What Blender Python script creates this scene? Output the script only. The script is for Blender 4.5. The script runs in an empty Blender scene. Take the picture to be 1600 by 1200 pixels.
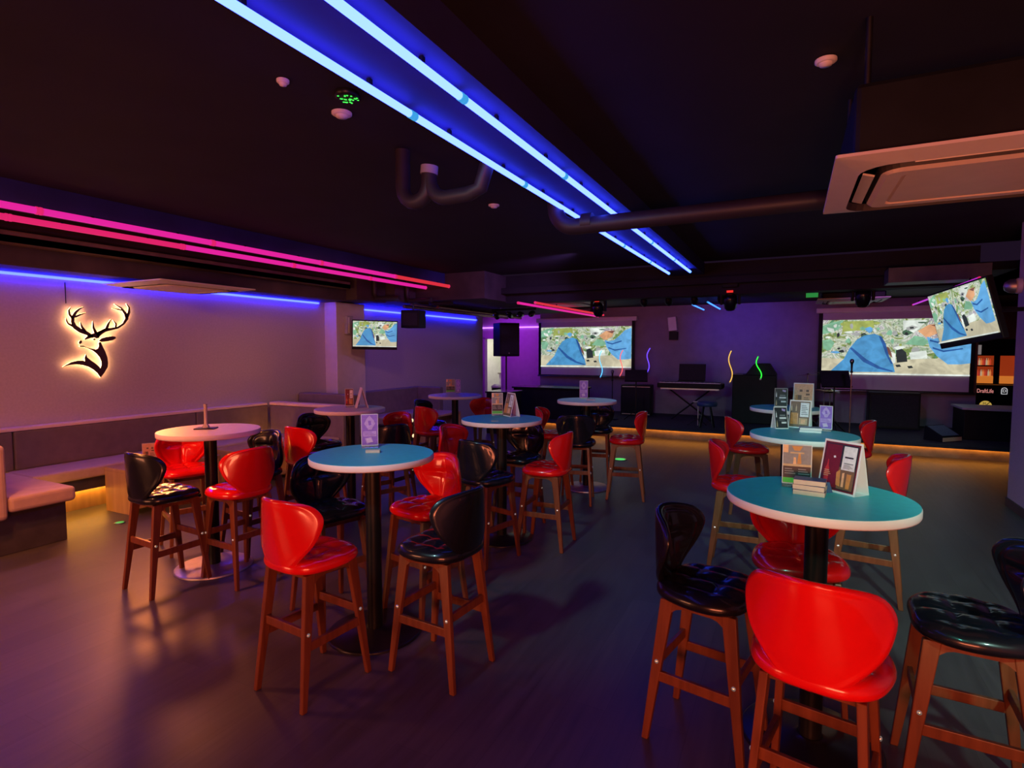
import bpy, math, random
from mathutils import Vector, Matrix
random.seed(7)
rad = math.radians
C = bpy.context.scene.collection
D = bpy.data

# ------------------------------------------------------------------ camera
YAW, PITCH, F = 26.5, 3.53, 876.0
CAM = Vector((0, 0, 1.65))
a_, p_ = rad(YAW), rad(PITCH)
RV = Vector((math.cos(a_), math.sin(a_), 0))
HV = Vector((-math.sin(a_), math.cos(a_), 0))
UZ = Vector((0, 0, 1))
FW = HV * math.cos(p_) - UZ * math.sin(p_)
UP = HV * math.sin(p_) + UZ * math.cos(p_)
cd = D.cameras.new('camera'); cam = D.objects.new('camera', cd); C.objects.link(cam)
cam.location = CAM
cam.rotation_euler = (rad(90) - p_, 0, a_)
cd.sensor_width = 36; cd.lens = 36 * F / 1600; cd.clip_start = .02
bpy.context.scene.camera = cam

def G(x, y, z=0.0, ax=2):
    "point of the photograph's ray on the world plane (axis ax = z)"
    d = RV * (x - 800) + UP * (600 - y) + FW * F
    return CAM + d * ((z - CAM[ax]) / d[ax])
def Q(xr, d, z=0.0):
    return G(800 + F * xr / d, 546 + F * (1.65 - z) / d, z)

# ------------------------------------------------------------------ materials
def mat(name, col, rough=.5, metal=0, emis=None, st=1, noise=0, scale=8, coat=0, trans=0, bump=0, spec=.5, ior=1.45):
    m = D.materials.new(name); m.use_nodes = True
    n, l = m.node_tree.nodes, m.node_tree.links
    b = n['Principled BSDF']
    b.inputs['Base Color'].default_value = (*col, 1)
    b.inputs['Roughness'].default_value = rough
    b.inputs['Metallic'].default_value = metal
    b.inputs['Coat Weight'].default_value = coat
    b.inputs['Coat Roughness'].default_value = .06
    b.inputs['Specular IOR Level'].default_value = spec
    b.inputs['Transmission Weight'].default_value = trans
    b.inputs['IOR'].default_value = ior
    if emis:
        b.inputs['Emission Color'].default_value = (*emis, 1)
        b.inputs['Emission Strength'].default_value = st
    tc = n.new('ShaderNodeTexCoord')
    nz = n.new('ShaderNodeTexNoise'); nz.inputs['Scale'].default_value = scale; nz.inputs['Detail'].default_value = 4
    l.new(tc.outputs['Object'], nz.inputs['Vector'])
    if noise:
        r = n.new('ShaderNodeValToRGB')
        r.color_ramp.elements[0].position = .3; r.color_ramp.elements[1].position = .7
        r.color_ramp.elements[0].color = (*[c * (1 - noise) for c in col], 1)
        r.color_ramp.elements[1].color = (*[min(1, c * (1 + noise)) for c in col], 1)
        l.new(nz.outputs['Fac'], r.inputs['Fac']); l.new(r.outputs['Color'], b.inputs['Base Color'])
    if bump:
        bp = n.new('ShaderNodeBump'); bp.inputs['Strength'].default_value = bump; bp.inputs['Distance'].default_value = .01
        l.new(nz.outputs['Fac'], bp.inputs['Height']); l.new(bp.outputs['Normal'], b.inputs['Normal'])
    return m

def wood_mat(name, c1, c2, rough=.35, scale=6):
    m = mat(name, c1, rough)
    n, l = m.node_tree.nodes, m.node_tree.links; b = n['Principled BSDF']
    tc = n.new('ShaderNodeTexCoord'); mp = n.new('ShaderNodeMapping'); mp.inputs['Scale'].default_value = (scale * 6, scale * 6, scale * .5)
    nz = n.new('ShaderNodeTexNoise'); nz.inputs['Scale'].default_value = 1; nz.inputs['Detail'].default_value = 6
    r = n.new('ShaderNodeValToRGB'); r.color_ramp.elements[0].color = (*c1, 1); r.color_ramp.elements[1].color = (*c2, 1)
    r.color_ramp.elements[0].position = .35; r.color_ramp.elements[1].position = .65
    l.new(tc.outputs['Object'], mp.inputs['Vector']); l.new(mp.outputs['Vector'], nz.inputs['Vector'])
    l.new(nz.outputs['Fac'], r.inputs['Fac']); l.new(r.outputs['Color'], b.inputs['Base Color'])
    return m

def floor_mat():
    m = mat('vinyl_plank_floor', (.2, .18, .19), .42)
    n, l = m.node_tree.nodes, m.node_tree.links; b = n['Principled BSDF']
    tc = n.new('ShaderNodeTexCoord')
    br = n.new('ShaderNodeTexBrick'); br.inputs['Scale'].default_value = 1
    br.inputs['Brick Width'].default_value = 1.2; br.inputs['Row Height'].default_value = .18; br.inputs['Mortar Size'].default_value = .0015
    br.inputs['Color1'].default_value = (.075, .064, .066, 1); br.inputs['Color2'].default_value = (.092, .078, .08, 1); br.inputs['Mortar'].default_value = (.06, .05, .05, 1)
    mp = n.new('ShaderNodeMapping'); mp.inputs['Rotation'].default_value = (0, 0, rad(90))
    l.new(tc.outputs['Object'], mp.inputs['Vector']); l.new(mp.outputs['Vector'], br.inputs['Vector'])
    m2 = n.new('ShaderNodeMapping'); m2.inputs['Scale'].default_value = (30, 2.5, 1)
    nz = n.new('ShaderNodeTexNoise'); nz.inputs['Scale'].default_value = 1; nz.inputs['Detail'].default_value = 6
    l.new(tc.outputs['Object'], m2.inputs['Vector']); l.new(m2.outputs['Vector'], nz.inputs['Vector'])
    mx = n.new('ShaderNodeMixRGB'); mx.blend_type = 'MULTIPLY'; mx.inputs['Fac'].default_value = .55
    r = n.new('ShaderNodeValToRGB'); r.color_ramp.elements[0].color = (.45, .45, .45, 1); r.color_ramp.elements[0].position = .3; r.color_ramp.elements[1].position = .7
    l.new(nz.outputs['Fac'], r.inputs['Fac']); l.new(br.outputs['Color'], mx.inputs[1]); l.new(r.outputs['Color'], mx.inputs[2])
    l.new(mx.outputs['Color'], b.inputs['Base Color'])
    mr = n.new('ShaderNodeMapRange'); mr.inputs['To Min'].default_value = .32; mr.inputs['To Max'].default_value = .5
    l.new(nz.outputs['Fac'], mr.inputs['Value']); l.new(mr.outputs['Result'], b.inputs['Roughness'])
    return m

def graffiti_mat(name, k):
    m = D.materials.new(name); m.use_nodes = True
    n, l = m.node_tree.nodes, m.node_tree.links; b = n['Principled BSDF']
    b.inputs['Base Color'].default_value = (.02, .02, .02, 1); b.inputs['Roughness'].default_value = .4
    tc = n.new('ShaderNodeTexCoord')
    w = n.new('ShaderNodeTexNoise'); w.inputs['Scale'].default_value = k[1]; w.inputs['Detail'].default_value = 2; w.inputs['Distortion'].default_value = 2
    w2 = n.new('ShaderNodeTexNoise'); w2.inputs['Scale'].default_value = k[1] * 1.7; w2.inputs['Detail'].default_value = 2; w2.inputs['Distortion'].default_value = 3
    l.new(tc.outputs['Object'], w.inputs['Vector']); l.new(tc.outputs['Object'], w2.inputs['Vector'])
    r = n.new('ShaderNodeValToRGB'); e = r.color_ramp.elements
    e[0].position = .28; e[0].color = (.08, .3, .15, 1); e[1].position = .72; e[1].color = (.75, .85, .6, 1)
    for p, c in ((.4, (.25, .35, .08)), (.47, (.75, .8, .65)), (.53, (.35, .5, .3)), (.6, (.8, .8, .75)), (.66, (.4, .35, .45))):
        x = e.new(p); x.color = (*c, 1)
    l.new(w.outputs['Fac'], r.inputs['Fac'])
    r2 = n.new('ShaderNodeValToRGB'); q = r2.color_ramp.elements
    q[0].position = .44; q[0].color = (1, 1, 1, 1); q[1].position = .56; q[1].color = (1, 1, 1, 1)
    for p, c in ((.48, 1), (.495, .2), (.51, .2), (.525, 1)):
        x = q.new(p); x.color = (c, c, c, 1)
    l.new(w2.outputs['Fac'], r2.inputs['Fac'])
    mx = n.new('ShaderNodeMixRGB'); mx.blend_type = 'MULTIPLY'; mx.inputs['Fac'].default_value = .8
    l.new(r.outputs['Color'], mx.inputs[1]); l.new(r2.outputs['Color'], mx.inputs[2])
    l.new(mx.outputs['Color'], b.inputs['Emission Color']); b.inputs['Emission Strength'].default_value = k[0]
    return m

M = {}
M['floor'] = floor_mat()
M['ceiling'] = mat('black_ceiling_paint', (.009, .0075, .014), .8, noise=.3, scale=2)
M['ceil_beam'] = mat('dark_beam_paint', (.02, .02, .12), .7, noise=.2, scale=3)
M['wall'] = mat('mauve_painted_wall', (.50, .40, .44), .7, noise=.05, scale=40, bump=.05)
M['column'] = mat('pale_column_paint', (.62, .52, .5), .6, noise=.05)
M['stage_wall'] = mat('dark_purple_wall', (.26, .20, .28), .75, noise=.1, scale=5)
M['corridor'] = mat('corridor_paint', (.5, .3, .6), .7, noise=.05)
M['white'] = mat('white_kitchen', (.8, .8, .75), .5, noise=.05)
M['bulk'] = mat('soffit_brown', (.055, .035, .04), .8, noise=.3, scale=3)
M['tray'] = mat('cable_tray', (.16, .10, .08), .6, noise=.3, scale=6)
M['red'] = mat('red_glossy_leather', (.72, .006, .006), .22, coat=.5, noise=.08, scale=5, bump=.02)
M['black_l'] = mat('black_glossy_leather', (.006, .006, .010), .27, coat=.35, spec=.35, noise=.2, scale=5, bump=.02)
M['wood'] = wood_mat('walnut_leg_wood', (.13, .036, .013), (.19, .058, .022), .38)
M['oak'] = wood_mat('oak_veneer', (.36, .21, .10), (.46, .28, .14), .45, 3)
M['brass'] = mat('bolt_metal_glint', (.9, .8, .7), .2, metal=1, emis=(1, .85, .7), st=.12, noise=.05)  # slight emission paints a glint on the bolt heads
M['teal'] = mat('teal_lit_tabletop', (.06, .38, .42), .42, noise=.06, scale=30)  # white laminate with the teal of the cool light put into it
M['pinktop'] = mat('pink_lit_tabletop', (.66, .58, .54), .4, noise=.06, scale=30)  # same laminate, the warm light's pink put into its colour
M['rim'] = mat('white_table_edge', (.72, .62, .6), .45, noise=.04)
M['steel'] = mat('brushed_steel', (.55, .5, .46), .45, metal=1, noise=.1, scale=20)
M['blackmetal'] = mat('black_metal', (.02, .02, .02), .35, metal=.6, noise=.2)
M['darkmetal'] = mat('dark_chromed_metal', (.2, .2, .2), .3, metal=1, noise=.2)
M['bench'] = mat('tan_leather_bench', (.48, .33, .27), .5, noise=.08, scale=10, bump=.03)
M['benchback'] = mat('brown_bench_back', (.20, .14, .14), .6, noise=.1, scale=10)
M['benchbase'] = mat('dark_bench_base', (.05, .04, .045), .6, noise=.2)
M['ac'] = mat('cream_plastic', (.62, .52, .46), .5, noise=.04)
M['slot'] = mat('dark_slot', (.03, .02, .02), .6, noise=.2)
M['plastic'] = mat('black_plastic', (.008, .008, .010), .5, spec=.2, noise=.2)
M['cloth'] = mat('speaker_grille_cloth', (.018, .016, .02), .85, noise=.3, scale=60)
M['greyp'] = mat('grey_plastic', (.35, .33, .36), .5, noise=.1)
M['whitep'] = mat('white_plastic', (.75, .7, .7), .45, noise=.05)
M['screen'] = mat('projection_fabric', (.6, .55, .6), .8, noise=.03)
M['pipe'] = mat('dark_painted_pipe', (.026, .018, .024), .5, noise=.2, scale=5)
M['copper'] = mat('foil_wrapped_pipe', (.35, .18, .14), .3, metal=.8, noise=.3, scale=10)
M['paper'] = mat('printed_card_white', (.75, .66, .66), .6, noise=.04)
M['pk_cream'] = mat('cream_paper', (.62, .47, .36), .7, noise=.08, scale=30)
M['navy'] = mat('navy_cover', (.03, .06, .16), .4, noise=.1)
M['stage'] = mat('stage_carpet', (.03, .028, .04), .85, noise=.3, scale=20)
M['acryl'] = mat('clear_acrylic', (.9, .9, .95), .08, trans=.9, noise=.01)
M['glass'] = mat('clear_glass', (.95, .93, .9), .03, trans=.95, noise=.01)
def em(name, c, s, base=(.02, .02, .02)): return mat(name, base, .5, emis=c, st=s, noise=.01)
M['blue_tube'] = em('blue_led_tube', (.045, .1, 1), 12)
n_ = M['blue_tube'].node_tree.nodes['Principled BSDF']; n_.inputs['Emission Color'].default_value = (.038, .068, 1, 1)
M['blue_tube2'] = em('dim_blue_led_tube', (.03, .15, 1), 4)
M['pink_tube'] = em('magenta_led_tube', (.78, .015, .33), 1.0)
M['rose_tube'] = em('rose_led_tube', (.75, .015, .14), 1.0)
M['redpink'] = em('red_led_tube', (.8, .03, .05), .9)
M['viol_tube'] = em('violet_led_tube', (.5, .03, .62), 1)
M['wall_led'] = em('blue_white_led_strip', (.007, .011, 1), 42)
M['lilac_led'] = em('lilac_led_strip', (.55, .20, 1), 3)
M['amber'] = em('amber_led_strip', (1, .34, .04), 15)
M['yellow_led'] = em('yellow_bench_led', (1, .42, .05), 45)
M['halo'] = em('warm_sign_led', (1, .50, .17), 15)
M['signdark'] = mat('sign_face_brown', (.045, .018, .018), .5, noise=.1)
M['cyan_cap'] = em('cyan_tube_joint', (.04, .35, .75), 1)
M['green'] = em('green_light_dots', (.05, 1, .08), 2)
M['redglow'] = em('red_indicator', (1, .03, .02), .9)
M['warmspot'] = em('warm_spark', (1, .7, .35), 1.5)
M['kitchen_l'] = em('kitchen_light', (1, .95, .75), 2)
GRAF = graffiti_mat('projected_graffiti_wall', (.85, 2.4))
GRAFTV = graffiti_mat('television_graffiti_wall', (.95, 7))

# ------------------------------------------------------------------ mesh builder
class MB:
    def __init__(s): s.v = []; s.f = []; s.mi = []; s.sm = []
    def add(s, vs, fs, mi=0, smooth=False, T=None):
        o = len(s.v)
        for q in vs:
            q = Vector(q)
            s.v.append(tuple(T @ q if T else q))
        for f in fs:
            s.f.append([i + o for i in f]); s.mi.append(mi); s.sm.append(smooth)
        return s
    def box(s, x0, x1, y0, y1, z0, z1, mi=0, T=None):
        v = [(x, y, z) for z in (z0, z1) for y in (y0, y1) for x in (x0, x1)]
        return s.add(v, [(0, 2, 3, 1), (4, 5, 7, 6), (0, 1, 5, 4), (2, 6, 7, 3), (0, 4, 6, 2), (1, 3, 7, 5)], mi, False, T)
    def hexa(s, v, mi=0):
        "8 corners, bottom loop then top loop"
        return s.add(v, [(3, 2, 1, 0), (4, 5, 6, 7), (0, 1, 5, 4), (1, 2, 6, 5), (2, 3, 7, 6), (3, 0, 4, 7)], mi)
    def tube(s, pts, r, n=10, mi=0, cap=True, smooth=True):
        pts = [Vector(p) for p in pts]; rs = r if isinstance(r, (list, tuple)) else [r] * len(pts)
        vs = []; fs = []; prev = None
        for i, p in enumerate(pts):
            t = (pts[min(i + 1, len(pts) - 1)] - pts[max(i - 1, 0)]).normalized()
            if prev is None: u = t.orthogonal().normalized()
            else: u = (prev - t * prev.dot(t)).normalized()
            prev = u; w = t.cross(u)
            for k in range(n):
                an = 2 * math.pi * k / n
                vs.append(p + (u * math.cos(an) + w * math.sin(an)) * rs[i])
        for i in range(len(pts) - 1):
            for k in range(n):
                k2 = (k + 1) % n
                fs.append((i * n + k, i * n + k2, (i + 1) * n + k2, (i + 1) * n + k))
        s.add(vs, fs, mi, smooth)
        if cap:
            s.add(vs[:n], [tuple(range(n))[::-1]], mi); s.add(vs[-n:], [tuple(range(n))], mi)
        return s
    def lathe(s, prof, n=32, mi=0, T=None, smooth=True):
        vs = []; fs = []
        for r, z in prof:
            for k in range(n):
                an = 2 * math.pi * k / n; vs.append((r * math.cos(an), r * math.sin(an), z))
        for i in range(len(prof) - 1):
            for k in range(n):
                k2 = (k + 1) % n; fs.append((i * n + k, i * n + k2, (i + 1) * n + k2, (i + 1) * n + k))
        s.add(vs, fs, mi, smooth, T)
        if prof[0][0] > 0: s.add(vs[:n], [tuple(range(n))[::-1]], mi, False, T)
        if prof[-1][0] > 0: s.add(vs[-n:], [tuple(range(n))], mi, False, T)
        return s
    def prism(s, pts, fn, h, mi=0):
        "polygon pts (2D) mapped by fn(a,b,depth); extruded from depth 0 to h"
        n = len(pts)
        vs = [fn(a, b, 0) for a, b in pts] + [fn(a, b, h) for a, b in pts]
        fs = [tuple(range(n))[::-1], tuple(range(n, 2 * n))] + [(i, (i + 1) % n, n + (i + 1) % n, n + i) for i in range(n)]
        return s.add(vs, fs, mi)
    def flat(s, pts, fn, h=0, mi=0):
        return s.add([fn(a, b, h) for a, b in pts], [tuple(range(len(pts)))], mi)
    def build(s, name, m, parent=None, bevel=0, seg=2):
        me = D.meshes.new(name); me.from_pydata(s.v, [], s.f)
        ms = m if isinstance(m, (list, tuple)) else [m]
        for q in ms: me.materials.append(q)
        me.polygons.foreach_set('material_index', s.mi); me.polygons.foreach_set('use_smooth', s.sm)
        me.update()
        o = D.objects.new(name, me); C.objects.link(o)
        if parent: o.parent = parent
        if bevel:
            b = o.modifiers.new('bevel', 'BEVEL'); b.width = bevel; b.segments = seg; b.limit_method = 'ANGLE'; b.angle_limit = rad(40)
        return o

def tag(o, label=None, cat=None, group=None, kind=None):
    if label: o['label'] = label
    if cat: o['category'] = cat
    if group: o['group'] = group
    if kind: o['kind'] = kind
    return o
def thing(name, label, cat, loc=(0, 0, 0), rz=0, group=None):
    o = D.objects.new(name, None); C.objects.link(o); o.empty_display_size = .1
    o.location = loc; o.rotation_euler = (0, 0, rz)
    return tag(o, label, cat, group)
def copy_tree(o, parent=None):
    c = o.copy(); C.objects.link(c); c.parent = parent
    for ch in KIDS.get(o.name, []): copy_tree(ch, c)
    return c
KIDS = {}
def index_kids():
    KIDS.clear()
    for o in D.objects:
        if o.parent: KIDS.setdefault(o.parent.name, []).append(o)
def struct(name, mb, m, bevel=0): return tag(mb.build(name, m, None, bevel), kind='structure')
def bx(*a): return MB().box(*a)
def centred(o):
    "move a top-level mesh's origin to the middle of its foot"
    me = o.data; xs = [v.co for v in me.vertices]
    c = Vector(((min(v.x for v in xs) + max(v.x for v in xs)) / 2, (min(v.y for v in xs) + max(v.y for v in xs)) / 2, min(v.z for v in xs)))
    for v in me.vertices: v.co -= c
    o.location = c; return o
def solo(name, mb, m, label, cat, group=None, bevel=0):
    return tag(centred(mb.build(name, m, None, bevel)), label, cat, group)

# ================================================================== THE SETTING
struct('floor', bx(-9.5, 5.5, -2.5, 18, -.1, 0), M['floor'])
struct('ceiling', MB().box(-7.3, 2.4, -2.5, 8.8, 2.95, 3.05).box(-5.9, 5.5, 8.8, 13, 2.62, 2.72).box(-9.5, -5.9, 8.8, 18, 2.62, 2.72).box(2.4, 5.5, 7.6, 18, 2.62, 2.72), M['ceiling'])
struct('wall_left', MB().box(-7.1, -6.9, -2.5, 12.2, 0, 2.95), M['wall'])
struct('wall_stage', MB().box(-5.6, 3.0, 12.8, 13.0, 0, 2.62), M['stage_wall'])
struct('wall_corridor', MB().box(-9.5, -8.13, 14.5, 14.6, 0, 2.62).box(-7.55, -5.6, 14.5, 14.6, 0, 2.62).box(-8.13, -7.55, 14.5, 14.6, 1.98, 2.62), M['corridor'])
struct('wall_right', bx(2.08, 2.35, -2.5, 7.57, 0, 2.95), M['wall'])
struct('baseboard_right', bx(2.065, 2.08, -2.5, 7.57, 0, .09), M['benchbase'])
struct('trim_1', bx(-6.90, -6.64, 6.92, 7.60, 0, 2.42), M['column'], .01)       # column on the left wall
struct('trim_2', bx(-6.9, -6.42, -2.5, 6.92, 2.42, 2.95), M['bulk'])             # soffit over the benches
struct('trim_3', MB().box(-6.9, -6.0, 7.62, 12.3, 2.46, 2.95).box(-6.0, -4.6, 8.2, 12.3, 2.5, 2.95).box(-6.9, -6.2, 6.92, 7.62, 2.44, 2.95), M['bulk'])
struct('trim_4', bx(-4.6, 2.08, 8.98, 9.3, 2.47, 2.95), M['ceiling'])            # beam before the stage
struct('trim_5', bx(-1.69, -1.21, -2.5, 8.9, 2.775, 2.95), M['ceil_beam'])      # beam between the blue tubes
struct('trim_6', bx(-5.70, -5.38, -2.5, 9.8, 2.775, 2.95), M['ceil_beam'])
struct('wall_behind_bar', bx(2.35, 5.5, 16.4, 16.5, 0, 2.62), M['stage_wall'])
struct('wall_far_right', bx(5.4, 5.5, 7.6, 16.4, 0, 2.62), M['stage_wall'])
# kitchen behind the doorway
struct('wall_kitchen', MB().box(-8.9, -8.85, 14.6, 17.6, 0, 2.6).box(-8.9, -6.9, 17.6, 17.65, 0, 2.6).box(-6.95, -6.9, 14.6, 17.6, 0, 2.6), M['white'])
struct('door_1', MB().box(-8.16, -8.11, 14.46, 14.62, 0, 2.0).box(-7.57, -7.52, 14.46, 14.62, 0, 2.0).box(-8.16, -7.52, 14.46, 14.62, 1.96, 2.01), M['corridor'])
k = thing('kitchen_counter', 'white kitchen counter seen through the bright doorway', 'counter', (-7.9, 16.3, 0))
bx(-.55, .75, -.3, .3, 0, .86).build('cabinet', M['white'], k, .01)
bx(-.58, .78, -.33, .33, .86, .90).build('worktop', M['steel'], k, .005)
pr = thing('desk_printer', 'grey printer standing on the kitchen counter beyond the doorway', 'printer', (-7.85, 16.2, .90))
MB().box(-.2, .2, -.2, .2, 0, .22).build('body', M['greyp'], pr, .02)
bx(-.15, .15, -.34, -.18, .06, .08).build('paper_tray', M['plastic'], pr)
for i, (x, lab) in enumerate(((-8.45, 'dark bin with rounded lid standing left of the kitchen counter'), (-7.62, 'dark bin standing in front of the kitchen counter'))):
    t = thing('waste_bin', lab, 'bin', (x if i else -8.0, 15.2 if i else 15.0, 0))
    if i: t.location = (-7.63, 15.3, 0)
    MB().lathe([(.13, 0), (.16, .5)], 20).build('bin_body', M['blackmetal'], t)
    MB().lathe([(.17, .5), (.165, .54), (.08, .6), (0, .61)], 20).build('lid', M['greyp'], t)
# stage
st = thing('stage_platform', 'low black stage platform edged with an amber light along its foot', 'stage', (-1.0, 11.6, 0))
bx(-4.3, 4.4, -1.06, 1.19, 0, .17).build('riser', mat('riser_boards', (.22, .16, .12), .6, noise=.2), st)
bx(-4.3, 4.4, -1.24, 1.19, .17, .21).build('deck', M['stage'], st, .006)
bx(-4.25, 4.35, -1.10, -1.08, .154, .168).build('light_strip', M['amber'], st)

# ================================================================== LIGHT TUBES
ORD = ['nearest', 'second', 'third', 'fourth', 'fifth', 'sixth', 'seventh', 'eighth', 'ninth', 'tenth']
def led_tube(x, y0, y1, z, m, label, group, r=.013):
    t = thing('light_tube', label, 'light', (x, y0, z), 0, group)
    L = y1 - y0
    MB().tube([(0, .02, 0), (0, L - .02, 0)], r, 10).build('tube', m, t)
    for q in (0.0, L - .022): MB().tube([(0, q + .002, 0), (0, q + .02, 0)], r * 1.15, 10).build('end_cap', M['cyan_cap'] if m in (M['blue_tube'], M['blue_tube2']) else M['rose_tube'], t)
    for q in (.25, .75): MB().box(-.008, .008, L * q, L * q + .02, 0, .04).build('clip', M['blackmetal'], t)
    return t
for i in range(7):
    y = -.24 + 1.21 * (i + 0)
    led_tube(-1.60, y, y + 1.205, 2.73, M['blue_tube'], ORD[i] + ' tube from the camera in the left row of bright blue ceiling tubes', 'left row of blue tubes', .017)
    led_tube(-1.30, y - .05, y + 1.155, 2.73, M['blue_tube'], ORD[i] + ' tube from the camera in the right row of bright blue ceiling tubes', 'right row of blue tubes', .017)
for i, (x, y0, y1) in enumerate(((-1.35, 10.4, 12.3), (-1.68, 10.9, 12.4))):
    led_tube(x, y0, y1, 2.48, M['blue_tube2'], ('right' if i == 0 else 'left') + ' one of the two blue tubes above the stage by the moving head light', 'blue tubes over the stage')
for i in range(7):
    y = -.6 + 1.47 * i
    led_tube(-5.3, y, y + 1.465, 2.73, M['pink_tube'] if i < 5 else M['redpink'], ORD[i] + ' tube from the near end in the upper magenta row on the ceiling', 'upper row of magenta tubes', .027)
    led_tube(-5.78, y, y + 1.465, 2.73, M['rose_tube'] if i < 3 else M['pink_tube'], ORD[i] + ' tube from the near end in the lower rose pink row on the ceiling', 'lower row of rose tubes', .027)
led_tube(-3.98, 8.2, 12.4, 2.40, M['pink_tube'], 'lower magenta tube slanting over the left projection screen', 'magenta tubes over the left screen', .02)
led_tube(-3.86, 8.6, 12.4, 2.43, M['redpink'], 'upper red tube slanting over the left projection screen', 'magenta tubes over the left screen', .02)
led_tube(1.74, 7.5, 8.9, 2.40, M['viol_tube'], 'nearer violet tube behind the tilted television by the right wall', 'violet tubes on the right')
led_tube(1.80, 9.6, 11.5, 2.40, M['viol_tube'], 'farther violet tube above the right projection screen', 'violet tubes on the right')
def strip(name, x0, x1, y0, y1, z, m, label): return solo(name, MB().box(x0, x1, y0, y1, z - .012, z + .012), m, label, 'light')
strip('light_strip', -6.89, -6.865, -1.5, 6.78, 2.395, M['wall_led'], 'long blue light strip along the top of the wall above the deer sign')
strip('light_strip', -6.89, -6.865, 7.65, 11.85, 2.36, M['wall_led'], 'blue light strip on the left wall beyond the column behind the television')
strip('light_strip', -9.3, -5.7, 14.46, 14.49, 2.28, M['lilac_led'], 'lilac light strip on the purple corridor wall behind the tall loudspeaker')

# ================================================================== CEILING THINGS
def arc(c, u, v, r, a0, a1, n=8): return [Vector(c) + (Vector(u) * math.cos(rad(a0 + (a1 - a0) * i / n)) + Vector(v) * math.sin(rad(a0 + (a1 - a0) * i / n))) * r for i in range(n + 1)]
X_, Y_, Z_ = (1, 0, 0), (0, 1, 0), (0, 0, 1)
t = thing('ceiling_pipe', 'thick dark pipe crossing under the blue tubes with an elbow at its left end', 'pipe')
MB().tube([(-1.66, 4.08, 2.94)] + arc((-1.5, 4.08, 2.74), X_, Z_, .16, 180, 270) + [(2.0, 4.08, 2.6)], .062, 14).build('pipe_run', M['pipe'], t)
for q in (-1.44, .3): MB().tube([(q, 4.08, 2.6), (q + .08, 4.08, 2.6)], .070, 14).build('coupling', M['pipe'], t)
t = thing('ceiling_pipe', 'dark pipe with a trap bend left of the blue tubes', 'pipe')
MB().tube([(-2.30, 3.02, 2.94)] + arc((-2.20, 3.02, 2.70), X_, Z_, .10, 180, 350) + [(-2.095, 3.02, 2.76)], .048, 14).build('trap_bend', M['pipe'], t)
MB().tube([(-2.09, 3.02, 2.80)] + arc((-1.96, 3.02, 2.73), X_, Z_, .13, 180, 270) + [(-1.80, 3.02, 2.605), (-1.72, 3.02, 2.63), (-1.66, 3.02, 2.80)], .046, 14).build('pipe_run', M['pipe'], t)
MB().tube([(-2.095, 3.02, 2.76), (-2.09, 3.02, 2.81)], .056, 14).build('coupling', M['greyp'], t)
solo('cable_tray', MB().box(-6.42, -6.22, -2, 6.8, 2.60, 2.66).box(-6.24, -6.22, -2, 6.8, 2.6, 2.7), M['tray'], 'brown cable tray running along the soffit above the long bench', 'cable tray')
MBp = MB().tube([(-6.1, 8.0, 2.40), (-6.1, 12.0, 2.40)], .03, 8).tube([(-5.95, 8.0, 2.43), (-5.95, 12.0, 2.39)], .02, 8).tube([(-5.8, 8.6, 2.42), (-5.8, 12.1, 2.40)], .035, 8)
solo('foil_pipes', MBp, M['copper'], 'reddish foil wrapped pipes under the soffit right of the hanging black loudspeaker', 'pipe')
for i, (y, xx) in enumerate(((7.3, -6.16), (7.9, -5.96), (8.5, -5.93))):
    solo('drop_pipe', MB().tube([(xx, y, 2.94), (xx, y, 2.6)] + arc((xx + .1, y, 2.58), X_, Z_, .1, 180, 270, 5) + [(xx + .5, y, 2.48)], .04, 10), M['pipe'], ['nearest', 'middle', 'farthest'][i] + ' of three dark pipes bending down by the soffit above the left television', 'pipe')

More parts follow.
